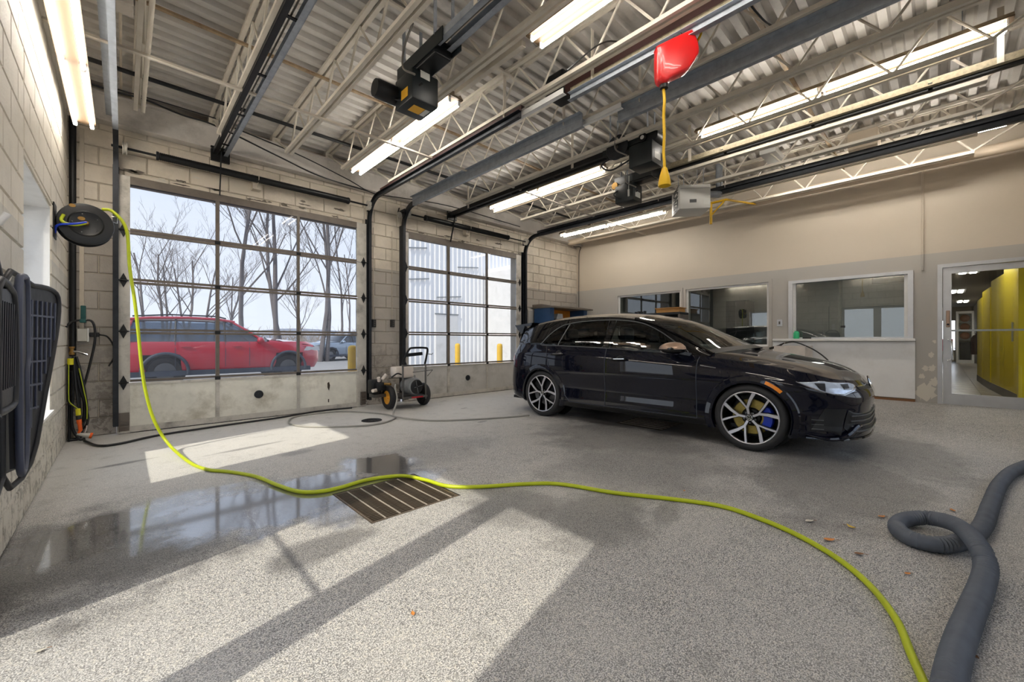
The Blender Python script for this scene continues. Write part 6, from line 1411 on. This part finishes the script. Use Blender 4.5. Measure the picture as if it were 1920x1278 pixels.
def tree(px, y, h, lean, seed, label, mat='bark', trunks=1, r0=.11, depth=5):
    rnd = random.Random(seed); base = at_y(px, 640, y); base.z = -.05; r = thing('bare_tree', base, label, 'tree', 'bare trees behind the red car')
    tr = MB(); br = MB(); cnt = [0]
    def grow(mb, p, d, ln, rad, lev):
        n = 4; pts = [p]; q = p.copy(); dd = d.copy(); rs = [rad]
        for i in range(n):
            dd = (dd+Vector((rnd.uniform(-.13, .13), rnd.uniform(-.13, .13), rnd.uniform(-.02, .12)))).normalized(); q = q+dd*ln/n; pts.append(q.copy()); rs.append(rad*(1-.55*(i+1)/n))
        (tr if lev == 0 else br).tube(pts, rs, 6 if lev < 2 else (4 if lev < 3 else 3)); cnt[0] += 1
        if lev >= depth-1: return
        k = rnd.randint(4, 6) if lev == 0 else (rnd.randint(3, 5) if lev < 3 else rnd.randint(3, 4))
        for j in range(k):
            t = (.28+.72*(j+rnd.random())/k) if lev == 0 else (.2+.8*(j+rnd.random())/k); i = min(n-1, int(t*n)); pp = pts[i].lerp(pts[i+1], t*n-i)
            a = rnd.uniform(0, 6.283); side = Vector((math.cos(a), math.sin(a), 0)); nd = (dd*.75+side*rnd.uniform(.45, .85)+Vector((0, 0, .25))).normalized()
            grow(mb, pp, nd, ln*rnd.uniform(.36, .58), max(.006, rad*.45*(1-.4*t)), lev+1)
    for t in range(trunks):
        grow(tr, base+Vector((t*.35, 0, 0)), Vector((lean+rnd.uniform(-.06, .06), 0, 1)).normalized(), h*(1-.1*t), r0*(1-.15*t), 0)
    tr.build('trunk', mat, r, 60); br.build('branches', mat, r)
tree(455, 24, 9.8, -.02, 3, 'tall bare tree with wide crown behind the middle pane of the door', r0=.12, depth=6)
tree(520, 23, 10.5, -.10, 5, 'tall bare tree leaning outward behind the red car hood', trunks=2, r0=.13, depth=6)
tree(600, 22, 10.5, .02, 8, 'slim twin-stemmed bare tree beside the yellow bollard', trunks=2, r0=.12, depth=6)
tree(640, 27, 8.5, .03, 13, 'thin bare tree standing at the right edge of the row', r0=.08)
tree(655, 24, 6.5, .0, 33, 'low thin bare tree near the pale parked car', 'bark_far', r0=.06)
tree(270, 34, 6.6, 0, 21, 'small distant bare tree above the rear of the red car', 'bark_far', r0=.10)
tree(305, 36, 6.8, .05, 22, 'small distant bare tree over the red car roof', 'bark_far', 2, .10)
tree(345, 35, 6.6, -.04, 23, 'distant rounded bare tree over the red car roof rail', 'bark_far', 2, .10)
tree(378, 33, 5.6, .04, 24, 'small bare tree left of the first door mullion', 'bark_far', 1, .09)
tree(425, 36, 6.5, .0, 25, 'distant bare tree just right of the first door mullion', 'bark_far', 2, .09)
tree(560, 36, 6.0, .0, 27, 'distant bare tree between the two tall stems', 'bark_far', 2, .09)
def scrub(y, x0, x1, n, h, seed, name, label):
    rnd = random.Random(seed); mb = MB()
    for i in range(n):
        p = Vector((rnd.uniform(x0, x1), y+rnd.uniform(-1.5, 1.5), -.05)); hh = h*rnd.uniform(.5, 1.1)
        for k in range(5):
            a = rnd.uniform(0, 6.28); q = p+Vector((math.cos(a)*.5*hh*.6, math.sin(a)*.3, hh*rnd.uniform(.6, 1))); m_ = p.lerp(q, .5)+Vector((0, 0, .15)); mb.tube([p, m_, q], [.02, .014, .006], 3)
            for j in range(3):
                e = m_.lerp(q, rnd.random()); mb.tube([e, e+Vector((rnd.uniform(-.4, .4), rnd.uniform(-.2, .2), rnd.uniform(.1, .45)))], [.008, .004], 3)
    tag(mb.build(name, 'scrub'), label, 'brush', kind='stuff')
scrub(30, -4, 18, 220, 2.0, 5, 'brushwood', 'tangle of dry brown brush growing below the bare trees')
# ---------------------------------------------------------------- yellow bollards
simple('bollard_yellow', C(236, 190, 50), .5, var=.1)
for px, y, lab in ((661, 7.65, 'yellow bollard outside the door with the red car'), (858, 10.6, 'yellow bollard in front of the white metal wall'), (937, 9.0, 'yellow bollard outside near the peeling pale wall')):
    c = at_y(px, 640, y); c.z = -.02; b_ = thing('yellow_bollard', c, lab, 'bollard', 'yellow bollards outside')
    MB().lathe([(0,0),(.085,0),(.085,.93),(.075,.97),(.045,.995),(0,1.0)], c, (0,0,1), 20).build('post', 'bollard_yellow', b_, 40); MB().lathe([(0,0),(.12,0),(.12,.012),(.086,.02),(0,.02)], c, (0,0,1), 20).build('base_ring', 'track_dark', b_, 40)
# ---------------------------------------------------------------- red wagon outside (local x along its length, front at +x)
simple('paint_red', C(178, 12, 44), .3, coat=1.0, spec=.5); glass('suv_glass', (.20, .26, .34), 2.0); simple('clad_grey', C(52, 60, 74), .6)
def suv(name, loc, rot, paint, label, sc=(1, 1, 1)):
    r = thing(name, loc, label, 'car', rot=(0, 0, rot)); r.scale = sc
    def sec(pr): return pr
    # waterline sections: (z, y half-width, x rear, x front)
    low = [(.30, .86, -2.22, 2.20), (.50, .91, -2.30, 2.30), (.75, .925, -2.32, 2.30), (.95, .92, -2.30, 2.16), (1.06, .89, -2.26, 1.98)]
    def ring(z, y, x0, x1, n=16):
        P = []
        for sgn in (-1, 1):
            xs = [x0+.02, x0+.10, x0+.35]+[x0+.35+(x1-x0-.95)*k/n for k in range(1, n)]+[x1-.60, x1-.28, x1-.08, x1]
            ws = [.62, .86, .98]+[1]*(n-1)+[.97, .86, .66, .40]
            seq = [(x, sgn*y*w) for x, w in zip(xs, ws)]
            P += seq if sgn < 0 else seq[::-1]
        return [Vector((x, yy, z)) for x, yy in P]
    body = MB(); R_ = [ring(*q) for q in low]; k = len(R_[0]); vs = [p for q in R_ for p in q]
    fs = []
    for i in range(len(R_)-1):
        for q in range(k):
            f = (i*k+q, i*k+(q+1) % k, (i+1)*k+(q+1) % k, (i+1)*k+q); c = sum((vs[t] for t in f), Vector((0, 0, 0)))/4
            if any(math.hypot(c.x-ax, c.z-.35) < .42 for ax in (-1.33, 1.33)) and abs(c.y) > .7: continue
            fs.append(f)
    body.add(vs, fs); lb(body, 'lower_body', paint, r, 50)
    hd = MB(); hp_ = [(2.0, .98), (1.7, 1.06), (1.2, 1.12), (.85, 1.16)]
    for a, b_ in zip(hp_, hp_[1:]): hd.add([Vector((a[0], -.80, a[1]-.03)), Vector((a[0], 0, a[1]+.02)), Vector((a[0], .80, a[1]-.03)), Vector((b_[0], -.85, b_[1]-.06)), Vector((b_[0], 0, b_[1]+.02)), Vector((b_[0], .85, b_[1]-.06))], [(0,1,4,3),(1,2,5,4)])
    hd.add([Vector((2.22, -.55, .86)), Vector((2.24, 0, .88)), Vector((2.22, .55, .86)), Vector((2.0, -.80, .95)), Vector((2.0, 0, 1.0)), Vector((2.0, .80, .95))], [(0,1,4,3),(1,2,5,4)])
    hd.add([Vector((2.0, -.8, .95)), Vector((.85, -.85, 1.10)), Vector((.85, -.9, 1.02)), Vector((2.0, -.84, .9))], [(0,1,2,3)]); lb(hd, 'hood', paint, r, 50)
    gl = [(1.06, .885, -2.20, .98), (1.35, .79, -2.12, .48), (1.57, .69, -1.98, .10)]
    gm = MB(); g = []
    for z, y, x0, x1 in gl: g.append([Vector((x0, -y*.8, z)), Vector((x0+.15, -y, z)), Vector((-.8, -y, z)), Vector((0, -y, z)) if x1 > .3 else Vector((-.1, -y, z)), Vector((x1-.25, -y, z)), Vector((x1, -y*.78, z)), Vector((x1+.10, 0, z)), Vector((x1, y*.78, z)), Vector((x1-.25, y, z)), Vector((-.1, y, z)), Vector((-.8, y, z)), Vector((x0+.15, y, z)), Vector((x0, y*.8, z))])
    n = len(g[0]); gm.add([p for q in g for p in q], [(i*n+q, i*n+(q+1) % n, (i+1)*n+(q+1) % n, (i+1)*n+q) for i in range(2) for q in range(n)]); lb(gm, 'windows', 'suv_glass', r, 40)
    rf = MB(); top = [(-2.05, 1.60), (-1.6, 1.655), (-.9, 1.68), (-.3, 1.665), (.08, 1.60)]
    for a, b_ in zip(top, top[1:]): rf.add([Vector((a[0], -.70, a[1]-.045)), Vector((a[0], -.4, a[1])), Vector((a[0], .4, a[1])), Vector((a[0], .70, a[1]-.045)), Vector((b_[0], -.70, b_[1]-.045)), Vector((b_[0], -.4, b_[1])), Vector((b_[0], .4, b_[1])), Vector((b_[0], .70, b_[1]-.045))], [(0,1,5,4),(1,2,6,5),(2,3,7,6)])
    lb(rf, 'roof', paint, r, 50)
    for s in (-1, 1):
        lb(MB().tube([(x, s*.72, z-.03) for x, z in top], .035, 8), 'roof_edge', paint, r, 60); lb(MB().tube([(-1.9, s*.66, 1.66), (-1.2, s*.66, 1.72), (-.3, s*.66, 1.71), (-.1, s*.66, 1.66)], .018, 8), 'roof_rail', 'track_dark', r, 60)
        for x, x2 in ((.98-.25, -.02), (-.15, -.15), (-1.15, -1.12), (-2.05, -1.9)): lb(MB().tube([(x, s*.895, 1.06), ((x+x2)/2, s*.80, 1.35), (x2, s*.70, 1.60)], .03 if x > 0 or x < -2 else .022, 8), 'pillar', paint if (x > 0 or x < -2) else 'black_plastic', r, 60)
        for x in (.38, -.15, -1.15): lb(MB().tube([(x, s*.932, .42), (x, s*.936, .75), (x, s*.90, 1.05)], .006, 6), 'door_seam', 'clad_grey', r)
        lb(MB().box(-2.0, 1.9, s*.88-.05, s*.88+.05, .24, .36), 'sill_cladding', 'clad_grey', r, None)
        for x in (.10, -.95): lb(MB().cbox(x-.10, x+.10, s*.94-.012, s*.94+.012, .93, .96, .008), 'handle', paint, r)
        lb(MB().ball((.62, s*1.02, 1.10), .11, 14, (.8, .9, .75)), 'mirror', paint, r, 60); lb(MB().bar((.60, s*.90, 1.04), (.62, s*1.0, 1.07), .06, .04), 'mirror_arm', 'black_plastic', r)
        lb(MB().add([(1.72, s*.92, .80), (1.80, s*.91, .92), (2.20, s*.72, .90), (2.27, s*.60, .80)], [(0,1,2,3)]), 'headlight', 'lamp_inner', r)
        lb(MB().add([(-2.30, s*.62, .85), (-2.24, s*.87, .88), (-2.18, s*.84, 1.25), (-2.22, s*.66, 1.3)], [(0,1,2,3)]), 'tail_light', 'tail_red', r)
        for x in (-1.33, 1.33):
            w_ = thing('wheel', (x, s*.86, .35)); w_.parent = r
            lb(MB().lathe([(.21,.0),(.24,.02),(.32,.02),(.345,0),(.35,-.05),(.35,-.18),(.32,-.2),(.2,-.2)], (0,0,0), (0, s, 0), 36, False), 'tyre', 'tyre', w_); lb(MB().lathe([(.215,-.0),(.20,-.02),(.05,-.03),(0,-.02)], (0,0,0), (0, s, 0), 28, False), 'rim', 'trim_grey', w_)
            lb(MB().tube([(x+.43*math.cos(math.radians(a)), s*.93, .35+.43*math.sin(math.radians(a))) for a in range(-10, 191, 10)], .035, 8), 'arch_cladding', 'clad_grey', r, 60)
            lb(MB().lathe([(0,0),(.42,0)], (x, s*.70, .35), (0, 1, 0), 24, False), 'wheel_well', 'black_plastic', r)
    lb(MB().box(-2.0, 1.95, -.7, .7, .28, .34), 'floor_pan', 'black_plastic', r, None); lb(MB().cbox(-1.9, .5, -.6, .6, .5, 1.05, .1), 'cabin_block', 'cabin_dark', r)
    return r
suv('red_wagon', (2.05, 13.6, -.02), 0, 'paint_red', 'red wagon parked right outside the glazed door')
simple('paint_silver', C(150, 166, 184), .3, metal=.4, coat=1.0)
suv('silver_car', (8.9, 23.5, -.02), math.radians(200), 'paint_silver', 'pale blue-grey car parked beyond the yellow bollard', (1, 1, .92))
# ---------------------------------------------------------------- white metal building outside
simple('white_sheet', C(246, 246, 246), .45, var=.04, vscale=1.5); simple('render_wall', C(240, 236, 226), .8, var=.08, vscale=1.2, dirt=C(150, 150, 146), dscale=1.1, damt=.55); simple('patch_grey', C(150, 154, 156), .8, var=.2); simple('dark_window', C(96, 104, 112), .3)
bd = thing('metal_building', (14, 16.5, -.05), 'white corrugated metal building with a peeling lower block outside', 'building')
by = 15.2
n = 110; vs = []; pr = []
x = 8.0
while x < 15.6: pr += [(x, by), (x+.13, by), (x+.15, by-.03), (x+.20, by-.03), (x+.22, by)]; x += .24
k = len(pr); MB().add([(a, b_, z) for z in (-.05, 7.4) for a, b_ in pr], [(i, i+1, k+i+1, k+i) for i in range(k-1)]).build('corrugated_wall', 'white_sheet', bd)
MB().box(8.0, 15.6, by+.05, by+2.2, -.05, 7.4).build('building_core', 'white_sheet', bd)
MB().box(9.85, 11.0, by-.06, by-.02, -.02, 2.2).build('side_door', 'white_trim', bd)
MB().tube([(9.8, by-.06, 2.24), (11.05, by-.06, 2.24)], .03, 6).build('door_hood', 'patch_grey', bd)
for x0, x1, z in ((8.5, 9.4, 4.9), (8.5, 9.5, 3.6), (11.0, 12.2, 4.4), (9.9, 11.2, 2.95)): MB().bar((x0, by-.06, z), (x1, by-.06, z+.12), .03, .05).build('ice_guard', 'patch_grey', bd)
lw = thing('block_annex', (15.6, 12.5, -.05), 'pale annex with peeling wall and dark windows outside the second door', 'building')
MB().box(12.9, 19, 13.2, by-.05, -.05, 4.3).build('front_wall', 'render_wall', lw); MB().box(12.75, 19.1, 13.05, by-.05, 4.3, 4.5).build('parapet', 'white_sheet', lw)
MB().box(12.6, 12.9, 13.1, by-.05, -.05, 4.3).build('corner_pier', 'white_trim', lw)
for x0, x1 in ((13.5, 14.5), (15.3, 16.6)):
    w_ = MB().box(x0, x1, 13.17, 13.195, 1.25, 2.0).build('window', 'dark_window', lw); MB().box(x0+.05, x1-.05, 13.16, 13.17, 1.3, 1.95).build('pane', 'suv_glass', w_)
rnd = random.Random(2)
for kx in range(9):
    c = Vector((rnd.uniform(13.0, 16.5), 13.19, rnd.uniform(.4, 2.7))); m_ = 12; s_ = rnd.uniform(.12, .3); MB().prism([(c.x+s_*rnd.uniform(.6, 1.2)*math.cos(q*6.283/m_), 13.199, c.z+1.4*s_*rnd.uniform(.6, 1.2)*math.sin(q*6.283/m_)) for q in range(m_)], (0, -.01, 0)).build('peeled_patch', 'patch_grey', lw)
